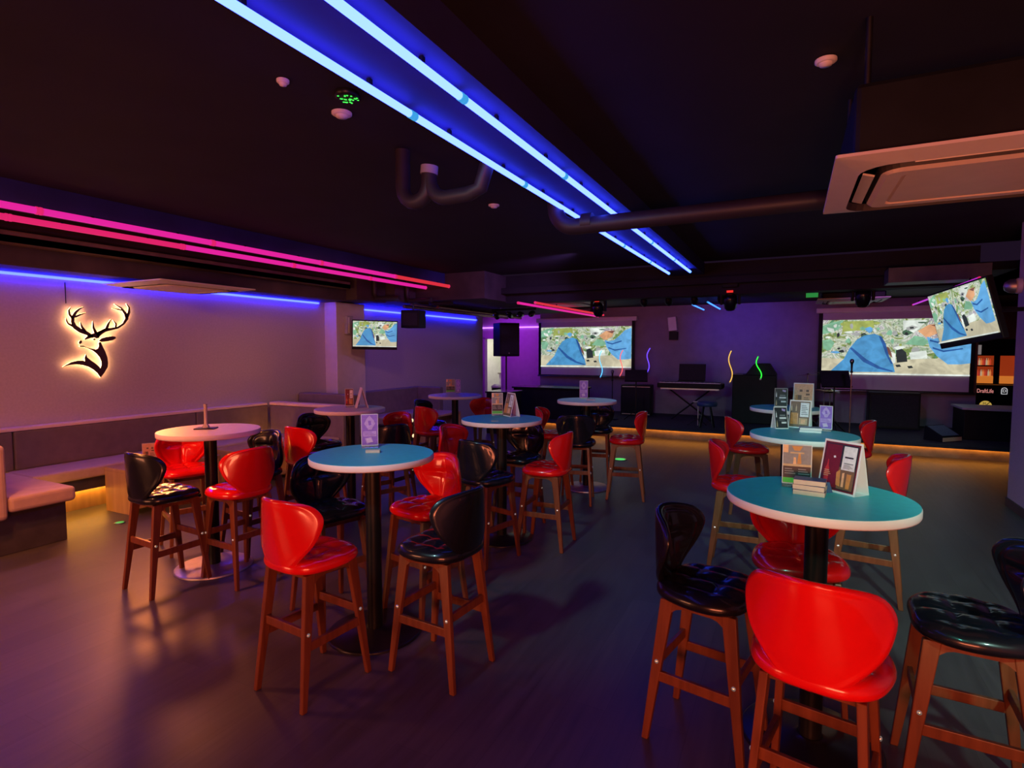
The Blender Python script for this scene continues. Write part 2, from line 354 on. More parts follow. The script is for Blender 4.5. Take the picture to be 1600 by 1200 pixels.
def cassette(cx, cy, z, sx, sy, rz, label, body_top=2.93, rods=True):
    t = thing('ceiling_air_conditioner', label, 'air conditioner', (cx, cy, z), rz)
    hx, hy = sx / 2, sy / 2
    # bevelled outer frame with a rounded recessed ring
    def rr(hx, hy, r, n=5):
        pts = []
        for qx, qy, a0 in ((1, 1, 0), (-1, 1, 90), (-1, -1, 180), (1, -1, 270)):
            for i in range(n + 1):
                an = rad(a0 + 90 * i / n); pts.append((qx * (hx - r) + r * math.cos(an), qy * (hy - r) + r * math.sin(an)))
        return pts
    loops = [(rr(hx, hy, .012), .03), (rr(hx, hy, .012), .018), (rr(hx * .82, hy * .82, .12), -.004)]
    def skin(loops, mi=0, m=None):
        vs = []; fs = []
        for pts, zz in loops: vs += [(x, y, zz) for x, y in pts]
        n = len(loops[0][0])
        for i in range(len(loops) - 1):
            for k in range(n):
                k2 = (k + 1) % n; fs.append((i * n + k, (i + 1) * n + k, (i + 1) * n + k2, i * n + k2))
        return vs, fs
    b = MB(); b.add(*skin(loops)); b.build('frame', M['ac'], t)
    b = MB(); b.add(*skin([(rr(hx * .82, hy * .82, .12), -.004), (rr(hx * .80, hy * .80, .11), .03), (rr(hx * .68, hy * .68, .09), .03), (rr(hx * .66, hy * .66, .08), 0)])); b.build('air_slot', M['slot'], t)
    b = MB(); b.add(*skin([(rr(hx * .66, hy * .66, .08), 0), (rr(hx * .62, hy * .62, .04), -.012), (rr(hx * .52, hy * .52, .03), -.012), (rr(hx * .51, hy * .51, .02), .0), (rr(hx * .49, hy * .49, .02), -.008)]))
    n = 24; pts = rr(hx * .49, hy * .49, .02); b.add([(x, y, -.008) for x, y in pts], [tuple(range(len(pts)))[::-1]]); b.build('grille', mat('cream_grille', (.66, .5, .4), .5, noise=.04), t)
    for (ax, s) in ((0, 1), (0, -1), (1, 1), (1, -1)):
        w = .48 * (hx if ax else hy)
        T = Matrix.Translation((0 if ax else s * hx * .74, s * hy * .74 if ax else 0, .008)) @ Matrix.Rotation(rad(0 if ax else 90), 4, 'Z') @ Matrix.Rotation(rad(18), 4, 'X')
        MB().box(-w, w, -.022, .022, -.004, .004, 0, T).build('louver', M['ac'], t)
    bx(-hx * .88, hx * .88, -hy * .88, hy * .88, .03, .03 + min(.28, body_top - z - .08)).build('housing', M['plastic'], t, .02)
    if rods:
        for sx_, sy_ in ((1, 1), (1, -1), (-1, 1), (-1, -1)):
            MB().tube([(sx_ * hx * .8, sy_ * hy * .8, .2), (sx_ * hx * .8, sy_ * hy * .8, body_top - z)], .012, 8).build('hanger_rod', M['darkmetal'], t)
    return t
cassette(.13 + .52, 3.53 - .5, 2.365, 1.04, 1.0, 0, 'large cream ceiling air conditioner hanging at the upper right')
cassette(-6.33, 4.15, 2.345, 1.05, 1.15, 0, 'cream ceiling air conditioner above the long bench by the deer sign', 2.44, False)
cassette(-3.9, 10.2, 2.50, 1.2, 1.2, 0, 'dim ceiling air conditioner in front of the left projection screen', 2.62, False)
cassette(.85, 10.9, 2.44, 1.0, 1.0, 0, 'cream ceiling air conditioner above the right projection screen', 2.62, False)
solo('air_duct', bx(1.05, 2.06, 8.4, 8.78, 2.48, 2.66), mat('dull_duct', (.10, .10, .11), .5, noise=.2), 'dull grey air duct above the cassette over the right projection screen', 'duct')

def detector(x, y, z, label, r=.05):
    t = thing('smoke_detector', label, 'detector', (x, y, z))
    MB().lathe([(r, 0), (r, -.01), (r * .8, -.016)], 20).build('base', M['whitep'], t)
    MB().lathe([(r * .62, -.016), (r * .55, -.026), (0, -.03)], 20).build('sensor_head', M['whitep'], t)
detector(G(534, 176, 2.945).x, G(534, 176, 2.945).y, 2.945, 'white round detector on the ceiling beside the green light dots', .055)
detector(-2.23, 2.0, 2.945, 'small white disc on the dark ceiling left of the green light dots', .03)
detector(-2.43, 4.51, 2.945, 'white round detector on the ceiling below the trap bend pipe')
detector(.1, 2.95, 2.945, 'white round detector on the ceiling left of the large air conditioner', .045)
# green dotted light unit
t = thing('green_spot_light', 'round light unit showing a cluster of green dots on the ceiling', 'light', tuple(G(542, 151, 2.93)))
MB().lathe([(.06, .02), (.065, 0), (.05, -.01)], 20).build('housing', M['blackmetal'], t)
b = MB()
for i in range(26):
    r = .055 * math.sqrt(random.random()); an = random.random() * 6.28
    b.lathe([(0, -.013), (.0055, -.012), (0, -.011)], 6, 0, Matrix.Translation((r * math.cos(an), r * math.sin(an), 0)))
b.build('green_dots', M['green'], t)

def moving_head(x, y, z, top, label, s=1.0):
    t = thing('moving_head_light', label, 'stage light', (x, y, z)); t.scale = (s, s, s)
    bx(-.13, .13, -.1, .1, .27, .36).build('base', M['plastic'], t, .02)
    MB().box(-.05, .05, -.115, -.10, .19, .225).build('red_display', M['redglow'], t)
    for q in (-1, 1): MB().box(q * .14 - .02, q * .14 + .02, -.05, .05, .0, .28).build('yoke_arm', M['plastic'], t, .012)
    MB().lathe([(0, -.12), (.06, -.12), (.095, -.09), (.11, 0), (.105, .1), (.07, .15), (0, .16)], 20, 0, Matrix.Translation((0, -.02, .03)) @ Matrix.Rotation(rad(25), 4, 'X')).build('lamp_head', M['black_l'], t)
    MB().lathe([(.07, -.122), (.05, -.13), (0, -.132)], 20, 0, Matrix.Translation((0, -.02, .03)) @ Matrix.Rotation(rad(25), 4, 'X')).build('lens', M['glass'], t)
    MB().tube([(0, 0, .36), (0, 0, (top - z) / s)], .02, 8).build('clamp', M['darkmetal'], t)
moving_head(*G(935, 487, 2.30), 2.62, 'black moving head stage light hanging before the left projection screen', .85)
moving_head(*G(1141, 476, 2.32), 2.62, 'black moving head stage light hanging in blue light above the keyboard', .9)
moving_head(*G(1348, 470, 2.34), 2.62, 'black moving head stage light hanging over the right projection screen', .9)
# lighting bar with small fittings over the stage centre
t = thing('lighting_bar', 'dark lighting bar with small lamps above the white wall box', 'light', tuple(G(1065, 468, 2.45)))
MB().tube([(-.75, 0, .05), (.75, 0, .05)], .025, 8).build('bar', M['plastic'], t)
for q in (-.6, -.2, .2, .6):
    MB().lathe([(0, -.07), (.05, -.07), (.06, 0), (.04, .07), (0, .08)], 14, 0, Matrix.Translation((q, -.02, -.02)) @ Matrix.Rotation(rad(60), 4, 'X')).build('lamp', M['plastic'], t)
for q in (-.72, .72): MB().tube([(q, 0, .05), (q, 0, .17)], .012, 6).build('hanger', M['darkmetal'], t)
t = thing('spot_cluster', 'cluster of dark clamp spotlights with red glints above the tall loudspeaker', 'light', (-5.1, 10.3, 2.36))
MB().tube([(-.5, 0, .1), (.5, 0, .1)], .02, 8).build('bar', M['plastic'], t)
for i, q in enumerate((-.4, -.1, .15, .4)):
    s_ = MB().lathe([(0, -.08), (.055, -.08), (.06, .02), (.03, .09), (0, .1)], 14, 0, Matrix.Translation((q, 0, 0)) @ Matrix.Rotation(rad(50 + 20 * i), 4, 'X')).build('spotlight', M['black_l'], t)
    MB().box(q - .02, q + .02, -.09, -.085, -.04, -.03).build('red_glint', M['copper'], s_)  # reddish strip laid on the lamp body as a painted glint
for q in (-.3, .3): MB().tube([(q, 0, .1), (q, 0, .26)], .012, 6).build('hanger', M['darkmetal'], t)

# ================================================================== SCREEN PICTURES
def pic_mat(name, c):
    m = mat(name, (.02, .02, .02), .5, emis=c, st=1)
    n, l = m.node_tree.nodes, m.node_tree.links
    nz = [q for q in n if q.bl_idname == 'ShaderNodeTexNoise'][0]; nz.inputs['Scale'].default_value = 5; nz.inputs['Detail'].default_value = 6; nz.inputs['Distortion'].default_value = 1
    r = n.new('ShaderNodeValToRGB'); r.color_ramp.elements[0].position = .35; r.color_ramp.elements[1].position = .65
    r.color_ramp.elements[0].color = (*[q * .78 for q in c], 1); r.color_ramp.elements[1].color = (*[min(1, q * 1.2) for q in c], 1)
    l.new(nz.outputs['Fac'], r.inputs['Fac']); l.new(r.outputs['Color'], n['Principled BSDF'].inputs['Emission Color']); return m
PIC = [pic_mat('pic_' + n, c) for n, c in (
    ('tent_blue', (.07, .29, .56)), ('tent_dark', (.02, .10, .32)), ('ground', (.56, .52, .36)), ('olive', (.35, .42, .10)), ('green', (.22, .48, .30)),
    ('orange', (.70, .36, .18)), ('white', (.75, .82, .75)), ('black', (.02, .03, .03)), ('grey', (.38, .40, .38)), ('sky_blue', (.12, .38, .70)), ('brown', (.20, .08, .06)), ('darkgreen', (.06, .14, .08)))]
PICS = [(0, [(.06, .96), (.11, .84), (.16, .72), (.20, .52), (.25, .36), (.30, .29), (.37, .26), (.42, .31), (.45, .44), (.475, .66), (.505, .80), (.52, .95)]),
        (1, [(.20, .52), (.215, .505), (.32, .72), (.42, .86), (.51, .93), (.50, .945), (.40, .89), (.30, .77)]),
        (1, [(.40, .30), (.42, .31), (.45, .44), (.475, .66), (.505, .80), (.49, .80), (.455, .64), (.425, .44)])]
def picture(parent, fn, base, h=.001, name='picture'):
    b = MB()
    b.flat([(0, 0), (0, 1), (1, 1), (1, 0)], fn, 0, 0)
    L = [(3, [(0, .70), (.2, .72), (.35, .74), (.6, .72), (.8, .70), (1, .73), (1, 1), (0, 1)]),
         (5, [(0, .10), (.07, .04), (.15, 0), (.13, .14), (.08, .22), (0, .26)]),
         (4, [(.15, .03), (.36, .02), (.37, .14), (.33, .2), (.22, .2), (.14, .27)]),
         (7, [(.03, .13), (.08, .16), (.09, .24), (.04, .20)]),
         (5, [(0, .37), (.06, .35), (.09, .42), (.07, .52), (.01, .54)]),
         (7, [(.56, .03), (.72, .03), (.67, .18), (.57, .36)]),
         (9, [(.58, .16), (.62, .12), (.66, .15), (.63, .20), (.59, .21)]), (8, [(.605, .15), (.63, .145), (.635, .175), (.61, .18)]),
         (6, [(.66, .22), (.73, .11), (.82, .10), (.80, .25), (.72, .34)]),
         (11, [(.74, .12), (.83, .10), (.80, .17)]),
         (5, [(.58, .45), (.64, .30), (.70, .33), (.74, .42), (.70, .48)]),
         (8, [(.52, .56), (.56, .53), (.59, .60), (.60, .76), (.53, .78)]),
         (7, [(.48, .58), (.52, .62), (.52, .78), (.50, .80)]),
         (7, [(.61, .60), (.72, .56), (.73, .70), (.62, .72)]),
         (8, [(.52, .82), (.55, .81), (.56, .85), (.53, .86)]), (8, [(.60, .84), (.63, .83), (.64, .87), (.61, .88)]),
         (11, [(.44, .50), (.47, .50), (.49, .60), (.50, .70), (.46, .60)])]
    rg = random.Random(3)
    for _ in range(46):
        cx, cy = rg.uniform(.02, .72), rg.uniform(.06, .66); rx, ry = rg.uniform(.012, .045), rg.uniform(.02, .08); n_k = rg.randint(5, 8); ph = rg.random() * 6
        L.insert(6, (rg.choice([4, 5, 7, 9, 9, 10, 8, 5, 12, 7]), [(cx + rx * rg.uniform(.5, 1.1) * math.cos(ph - 6.283 * q / n_k), cy + ry * rg.uniform(.5, 1.1) * math.sin(ph - 6.283 * q / n_k)) for q in range(n_k)]))
    L += [(1 + m_ if m_ else 1, p) for m_, p in PICS]
    L += [(10, [(.72, .32), (.76, .36), (.82, .33), (.88, .22), (.93, .10), (1, .04), (1, .78), (.94, .80), (.86, .80), (.79, .66), (.74, .50)]),
          (2, [(.74, .37), (.80, .41), (.90, .34), (.90, .37), (.80, .44), (.74, .40)]),
          (2, [(.76, .50), (.83, .56), (.95, .52), (.95, .54), (.83, .59), (.76, .53)]),
          (7, [(0, .975), (1, .975), (1, 1), (0, 1)])]
    for i, (mi, pts) in enumerate(L): b.flat(pts, fn, h * (1 + i * .25), mi)
    return b.build(name, [base] + PIC, parent)

def projection_screen(x0, x1, z0, z1, zt, zb, label):
    "picture z0..z1, cloth zb..zt"
    Y = 12.66
    t = thing('projection_screen', label, 'screen', ((x0 + x1) / 2, Y, zb)); w = (x1 - x0) / 2
    bx(-w - .07, w + .07, 0, .006, 0, zt - zb).build('black_border', M['plastic'], t)
    bx(-w, w, -.006, -.001, .02, zt - zb).build('cloth', M['screen'], t)
    bx(-w - .12, w + .12, -.05, .06, zt - zb, zt - zb + .10).build('housing', M['whitep'], t, .015)
    MB().tube([(-w - .09, 0, -.01), (w + .09, 0, -.01)], .018, 8).build('bottom_rod', M['darkmetal'], t)
    picture(t, lambda a, b, h: (-w + 2 * w * a, -.010 - h, (z1 - zb) + (z0 - z1) * b), GRAF)
projection_screen(-5.51, -3.27, 1.23, 2.18, 2.30, 1.02, 'lit projection screen on the left end of the stage wall showing a blue tent')
projection_screen(.53, 2.86, 1.17, 2.22, 2.36, .86, 'lit projection screen on the right of the stage wall showing a blue tent')

def television(c, yaw, tilt, roll, w, h, label, mount_to, xdir=1):
    c = Vector(c)
    t = thing('television', label, 'television', c)
    n = Vector((math.cos(yaw) * math.cos(tilt), math.sin(yaw) * math.cos(tilt), math.sin(tilt)))
    rt = UZ.cross(n).normalized(); uu = n.cross(rt)
    R_ = rt * math.cos(roll) + uu * math.sin(roll); U_ = -rt * math.sin(roll) + uu * math.cos(roll)
    def fn(a, b, d): return tuple(R_ * (a - .5) * w + U_ * (.5 - b) * h + n * d)
    T = Matrix((R_, n, U_)).transposed().to_4x4()
    MB().box(-w / 2 - .012, w / 2 + .012, -.05, -.002, -h / 2 - .05, h / 2 + .014, 0, T).build('casing', M['plastic'], t, .006)
    picture(t, lambda a, b, d: fn(a, b, d), GRAFTV, .0006)
    MB().box(-.12, .12, -.09, -.05, -.1, .1, 0, T).build('mounting_plate', M['darkmetal'], t)
    p = [Vector(q) - c for q in mount_to]
    MB().tube([n * -.08] + p, .018, 8).build('mounting_arm', M['blackmetal'], t)
lt = Vector(G(586, 522, 7.25, 1))
dirc = (CAM - lt).normalized()
television(lt, math.atan2(dirc.y, dirc.x) + rad(4), rad(-8), rad(-1), .70, .415, 'small wall television left of the hanging black loudspeaker showing a blue tent', [(-6.45, 7.45, lt.z + .02), (-6.63, 7.45, lt.z + .05)])
television((1.243, 5.834, 1.95), -2.7765, -.217, .114, .72, .43, 'tilted television hanging by the right wall showing a blue tent', [(1.7, 6.0, 1.98), (2.08, 6.1, 2.0)])

# ================================================================== DEER SIGN
XW = -6.90
def dz(X, Y): g = G(60 + X / 6.667, 440 + Y / 6.667, XW + .03, 0); return (g.y, g.z)
def stroke(pts):
    "tapered ribbon polygon through (x, y, width)"
    L, R = [], []
    P = [Vector((a, b)) for a, b, c in pts]
    for i, (a, b, w) in enumerate(pts):
        t_ = (P[min(i + 1, len(P) - 1)] - P[max(i - 1, 0)]).normalized(); nn = Vector((-t_.y, t_.x)) * (w * .62 + 1)
        L.append((a + nn.x, b + nn.y)); R.append((a - nn.x, b - nn.y))
    return L, R
deer_polys = [
 [(245, 888), (330, 840), (400, 823), (450, 822), (480, 830), (474, 795), (490, 757), (502, 790), (540, 820), (590, 855), (625, 885), (640, 905), (652, 870), (650, 830), (632, 790), (600, 750), (560, 720), (510, 697), (470, 683), (425, 680), (425, 668), (465, 668), (485, 682), (540, 697), (590, 707), (615, 695), (625, 670), (620, 640), (640, 625), (655, 660), (690, 730), (712, 790), (720, 850), (715, 890), (680, 950), (640, 1000), (610, 955), (570, 920), (520, 890), (450, 868), (380, 862), (310, 870)],
 [(622, 618), (650, 590), (700, 577), (760, 568), (795, 573), (800, 592), (770, 610), (700, 624), (650, 628)],
 [(415, 628), (430, 612), (447, 618), (443, 640), (425, 652), (414, 645)],
 [(553, 602), (575, 593), (595, 600), (575, 611)]]
deer_strokes = [
 [(560, 575, 24), (500, 540, 30), (430, 512, 34), (370, 470, 34), (350, 420, 26), (352, 375, 28), (382, 320, 20), (420, 285, 12), (465, 265, 2)],
 [(355, 385, 22), (318, 345, 15), (310, 300, 12), (332, 266, 2)], [(372, 368, 16), (430, 345, 12), (492, 322, 2)],
 [(352, 462, 20), (305, 440, 12), (287, 410, 9), (283, 380, 2)], [(485, 528, 24), (445, 470, 15), (430, 420, 2)],
 [(475, 602, 8), (520, 575, 26), (570, 560, 34), (612, 560, 56), (618, 588, 12)],
 [(600, 560, 46), (640, 532, 34), (690, 505, 28), (750, 495, 20), (820, 480, 16), (880, 440, 16), (915, 385, 26), (900, 335, 22), (855, 275, 10), (785, 234, 2)],
 [(912, 375, 26), (938, 320, 20), (938, 270, 11), (910, 230, 2)], [(870, 300, 12), (820, 290, 8), (762, 278, 2)],
 [(700, 500, 22), (722, 440, 15), (748, 395, 2)], [(800, 485, 16), (802, 440, 11), (772, 402, 2)],
 [(595, 540, 26), (566, 480, 15), (562, 413, 2)], [(600, 540, 20), (640, 525, 14), (700, 490, 10)]]
sg = thing('deer_head_sign', 'backlit deer head sign with antlers glowing on the mauve wall', 'sign', (XW + .042, 3.5, 1.75))
def deer_mb(d0, d1, grow=0):
    b = MB(); fn = lambda y, z, d: (d, y - 3.5, z - 1.75)
    for p in deer_polys:
        b.prism([dz(*q) for q in p], fn, d1 - d0)
    for s_ in deer_strokes:
        L, R_ = stroke(s_); n = len(L)
        vs = []
        for d in (0, d1 - d0): vs += [fn(*dz(*q), d) for q in L] + [fn(*dz(*q), d) for q in R_]
        fs = []
        for i in range(n - 1):
            fs += [(i, i + 1, n + i + 1, n + i), (2 * n + i, 3 * n + i, 3 * n + i + 1, 2 * n + i + 1), (i, 2 * n + i, 2 * n + i + 1, i + 1), (n + i, n + i + 1, 3 * n + i + 1, 3 * n + i)]
        b.add(vs, fs)
    b.v = [(x + d0, y, z) for x, y, z in b.v]
    return b
deer_mb(-.004, .004).build('face_panel', M['signdark'], sg)
deer_mb(-.012, -.0045).build('glowing_backing', M['halo'], sg)
b = MB()
for q in ((640, 900), (540, 850), (700, 800), (450, 512), (350, 440), (915, 350), (610, 570), (700, 600)):
    g = dz(*q); b.tube([(-.042, g[0] - 3.5, g[1] - 1.75), (-.012, g[0] - 3.5, g[1] - 1.75)], .003, 6)
b.build('standoff', M['darkmetal'], sg)
solo('sign_cable', MB().tube([(XW + .004, G(101, 440, XW, 0).y, 2.36), (XW + .004, G(101, 440, XW, 0).y, G(101, 474, XW, 0).z)], .004, 6), M['plastic'], 'thin black cable running down the wall to the deer sign', 'cable')

# ================================================================== BENCHES
def seam_box(b, *a): return b.box(*a)
t = thing('long_bench', 'long tan upholstered wall bench with brown back under the deer sign', 'bench', (-6.6, 4.0, 0))
# local: x in -.3..+.35 (wall at -.3)
for y0, y1 in ((-2.0, -1.32), (-1.31, .56), (.57, 1.66)):
    MB().box(-.29, -.17, y0, y1, .46, .85).build('back_panel', M['benchback'], t, .015)
bx(-.295, -.16, -2.0, 1.64, .85, .885).build('top_ledge', mat('ledge_vinyl', (.85, .6, .55), .4, noise=.05), t, .008)
for y0, y1 in ((-1.39, .3), (.31, 1.2)):
    bx(-.17, .33, y0, y1, .36, .47).build('seat_cushion', M['bench'], t, .025, 3)
bx(-.29, .28, -1.36, 1.2, .24, .36).build('seat_frame', M['benchbase'], t)
bx(-.29, .05, -1.36, 1.2, 0, .24).build('plinth', M['oak'], t)
bx(.08, .10, -1.34, 1.58, .225, .238).build('light_strip', M['yellow_led'], t)
t = thing('bench_end', 'tan bench end with tall back rest nearest the camera at the left edge', 'bench', (-5.5, 2.3, 0))
bx(-1.22, 0, -.34, -.17, .30, .90).build('back_rest', M['bench'], t, .035, 3)
bx(-1.22, -.005, -.165, .30, .35, .475).build('seat_cushion', M['bench'], t, .03, 3)
bx(-1.22, -.10, -.32, .26, 0, .35).build('plinth', M['benchbase'], t, .005)
bx(-1.30, -.3, .262, .27, .22, .235).build('light_strip', M['yellow_led'], t)
t = thing('bench_return', 'brown bench back turning from the wall towards the room below the column', 'bench', (-6.1, 5.75, 0))
bx(-.65, .75, -.08, .04, 0, .85).build('back_panel', M['benchback'], t, .015)
bx(-.65, .76, -.09, .07, .85, .895).build('top_ledge', mat('ledge_tan', (.9, .6, .42), .4, noise=.06), t, .012)
bx(-.3, .7, -.5, -.09, .36, .47).build('seat_cushion', M['bench'], t, .025, 3)
bx(-.3, .66, -.45, -.09, 0, .36).build('plinth', M['benchbase'], t)
t = thing('rear_bench', 'brown high backed bench behind the bench return in front of the column', 'bench', (-6.2, 6.35, 0))
bx(-.65, .45, -.06, .1, 0, .98).build('back_panel', M['benchback'], t, .02)
bx(-.65, .42, .1, .5, .34, .46).build('seat_cushion', M['bench'], t, .025)
bx(-.65, .38, .1, .45, 0, .34).build('plinth', M['benchbase'], t)
t = thing('far_bench', 'mauve bench with tall back along the left wall beyond the column', 'bench', (-6.6, 8.4, 0))
bx(-.29, -.14, -.75, .85, .3, .90).build('back_panel', M['benchback'], t, .02)
bx(-.14, .34, -.75, .85, .34, .47).build('seat_cushion', M['bench'], t, .025)
bx(-.29, .28, -.75, .85, 0, .34).build('plinth', M['benchbase'], t)
bx(-.29, .38, .86, 1.0, 0, .90).build('end_panel', M['benchback'], t, .02)

def box_table(x, y, sx, sy, h, label):
    t = thing('coffee_table', label, 'table', (x, y, 0), 0, 'low oak box tables')
    w, l, k = sx / 2, sy / 2, .035
    bx(-w, w, -l, l, h - k, h).build('tabletop', M['oak'], t, .004)
    for q in (-1, 1): MB().box(-w, w, q * l - (k if q > 0 else 0), q * l + (k if q < 0 else 0), 0, h - k).build('side_panel', M['oak'], t, .003)
    bx(-w, w, -l + k, l - k, .06, .06 + k).build('shelf', M['oak'], t)
    bx(-.012, .012, -l + k, l - k, .06 + k, h - k).build('divider', M['oak'], t)
    return t
box_table(-6.03, 3.70, .46, .97, .45, 'low oak box coffee table nearest the camera in front of the long bench')
box_table(-6.01, 4.80, .46, .84, .45, 'low oak box coffee table farther along the long bench behind the red stools')
tb = box_table(-5.75, 8.5, .5, .8, .5, 'low oak box coffee table beyond the column with two lit candles in front')
for i, (px_, py_) in enumerate(((645, 657), (647, 681))):
    g = G(px_, py_, -5.48, 0)
    MB().lathe([(.028, 0), (.028, .01), (0, .012)], 12, 0, Matrix.Translation((.252, g.y - 8.5, g.z)) @ Matrix.Rotation(rad(90), 4, 'Y')).build('round_light', M['warmspot'], tb)

# ================================================================== TABLES
def make_table(top, base, label, x, y, seg=64):
    t = thing('bar_table', label, 'table', (x, y, 0))
    MB().lathe([(0, 1.012), (.33, 1.012), (.347, 1.014), (.350, 1.020), (.350, 1.044), (.347, 1.0495)], seg).build('edge_band', M['rim'], t)
    MB().lathe([(.3475, 1.0490), (.3465, 1.0502), (0, 1.0502)], seg, smooth=False).build('tabletop', M[top], t)
    MB().lathe([(.12, .995), (.12, 1.012)], 24).build('mounting_plate', M['blackmetal'], t)
    MB().lathe([(.044, .02), (.044, .995)], 24).build('pole', M['blackmetal'], t)
    MB().lathe([(.27, 0), (.27, .010), (.262, .014), (.07, .020), (.05, .03)], seg).build('base_plate', base, t)
    return t
darkbase = mat('dim_reflecting_base_plate', (.03, .028, .03), .3, metal=.7, noise=.1)  # same metal as the steel bases, weaker reflection put into the colour
TB = {}
for key, px_, py_, top, base, lab in (
    ('T1', 328, 671, 'pinktop', M['steel'], 'round high table with pink white top and bright steel base beside the benches'),
    ('T2', 582, 709, 'teal', darkbase, 'round high table with teal top holding one lilac drinks card and dim base'),
    ('T3', 547, 638, 'pinktop', darkbase, 'round pale high table with a white tent card in front of the column'),
    ('T4', 711, 617, 'pinktop', darkbase, 'round pale high table far back by the purple wall near the kitchen doorway'),
    ('T5', 784, 654, 'teal', darkbase, 'round blue topped high table in the middle with tent card and brown menu stand'),
    ('T6', 917, 625, 'pinktop', M['steel'], 'round pale high table with one lilac card in front of the left stage end'),
    ('T7', 1278, 774, 'teal', darkbase, 'large looking round teal high table nearest the camera on the right with notebooks on it'),
    ('T8', 1255, 678, 'teal', darkbase, 'round teal high table crowded with menu cards behind the nearest right table'),
    ('T9', 1229, 637, 'teal', darkbase, 'round teal high table nearest the stage, partly hidden by menu cards')):
    g = G(px_, py_, 1.05); TB[key] = g
    make_table(top, base, lab, g.x, g.y)

# ================================================================== STOOLS
def spline(pts, n):
    N = len(pts); out = []
    for k in range(n):
        s = k * N / n; i = int(s); f = s - i
        p0, p1, p2, p3 = (Vector(pts[(i + j - 1) % N]) for j in range(4))
        out.append(.5 * ((2 * p1) + (p2 - p0) * f + (2 * p0 - 5 * p1 + 4 * p2 - p3) * f * f + (3 * p1 - p0 - 3 * p2 + p3) * f ** 3))
    return out
def pillow(outl, nt, rings, fn, m, name, parent):
    P = spline(outl, nt); b = MB(); vs = []; fs = []
    rr = [math.sin(math.pi / 2 * (i / rings) ** .85) for i in range(1, rings + 1)]
    def side(sgn):
        o = len(vs); vs.append(fn(0, 0, 0, sgn))
        for r in rr[:-1] if sgn < 0 else rr:
            for p in P: vs.append(fn(p.x * r, p.y * r, r, sgn))
        return o
    a = side(1); c = side(-1); R_ = rings
    for k in range(nt):
        k2 = (k + 1) % nt
        fs.append((a, a + 1 + k, a + 1 + k2)); fs.append((c, c + 1 + k2, c + 1 + k))
        for i in range(R_ - 1):
            q = a + 1 + i * nt; fs.append((q + k, q + nt + k, q + nt + k2, q + k2))
        for i in range(R_ - 2):
            q = c + 1 + i * nt; fs.append((q + k2, q + nt + k2, q + nt + k, q + k))
        q = c + 1 + (R_ - 2) * nt; e = a + 1 + (R_ - 1) * nt
        fs.append((q + k2, e + k2, e + k, q + k))
    b.add(vs, fs, 0, True)
    return b.build(name, m, parent)
BACK = [(0, .135), (.09, .130), (.175, .108), (.218, .062), (.226, .01), (.202, -.065), (.145, -.13), (.08, -.185), (0, -.205), (-.08, -.185), (-.145, -.13), (-.202, -.065), (-.226, .01), (-.218, .062), (-.175, .108), (-.09, .130)]
SEAT = [(0, .205), (.11, .20), (.185, .155), (.218, .06), (.21, -.05), (.175, -.14), (.10, -.19), (0, -.20), (-.10, -.19), (-.175, -.14), (-.21, -.05), (-.218, .06), (-.185, .155), (-.11, .20)]
def back_fn(a, b, r, s):
    a, b = a * .93, b * 1.04
    z = .828 + b
    y = -.205 + 2.3 * a * a * (1 + .6 * b / .2) - .10 * b - (.02 if b > .1 else 0) * 0
    th = math.sqrt(max(0, 1 - r ** 5))
    if s > 0:
        d = .034 * th
        w = 1 - r ** 2
        d -= w * .020 * (math.exp(-(a / .016) ** 2) + math.exp(-((b - .01) / .016) ** 2)) * .8
        d -= .012 * math.exp(-((r - .86) / .035) ** 2)
    else:
        d = -.016 * th - .004 * math.exp(-((r - .93) / .03) ** 2)
    nx = -4.6 * a * .8
    L = math.hypot(1, nx)
    return (a + nx / L * d, y + d / L, z)
def seat_fn(a, b, r, s):
    th = max(0, 1 - r ** 7) ** .5
    if s > 0:
        z = .640 + .050 * th
        u, v = a / .118, b / .118
        q = (abs(math.sin(math.pi * u)) * abs(math.sin(math.pi * (v + .5)))) ** .45
        z -= (1 - q) * .017 * (1 - r ** 4)
    else: z = .640 - .034 * th
    return (a * .95, b * .95 - .012, z)
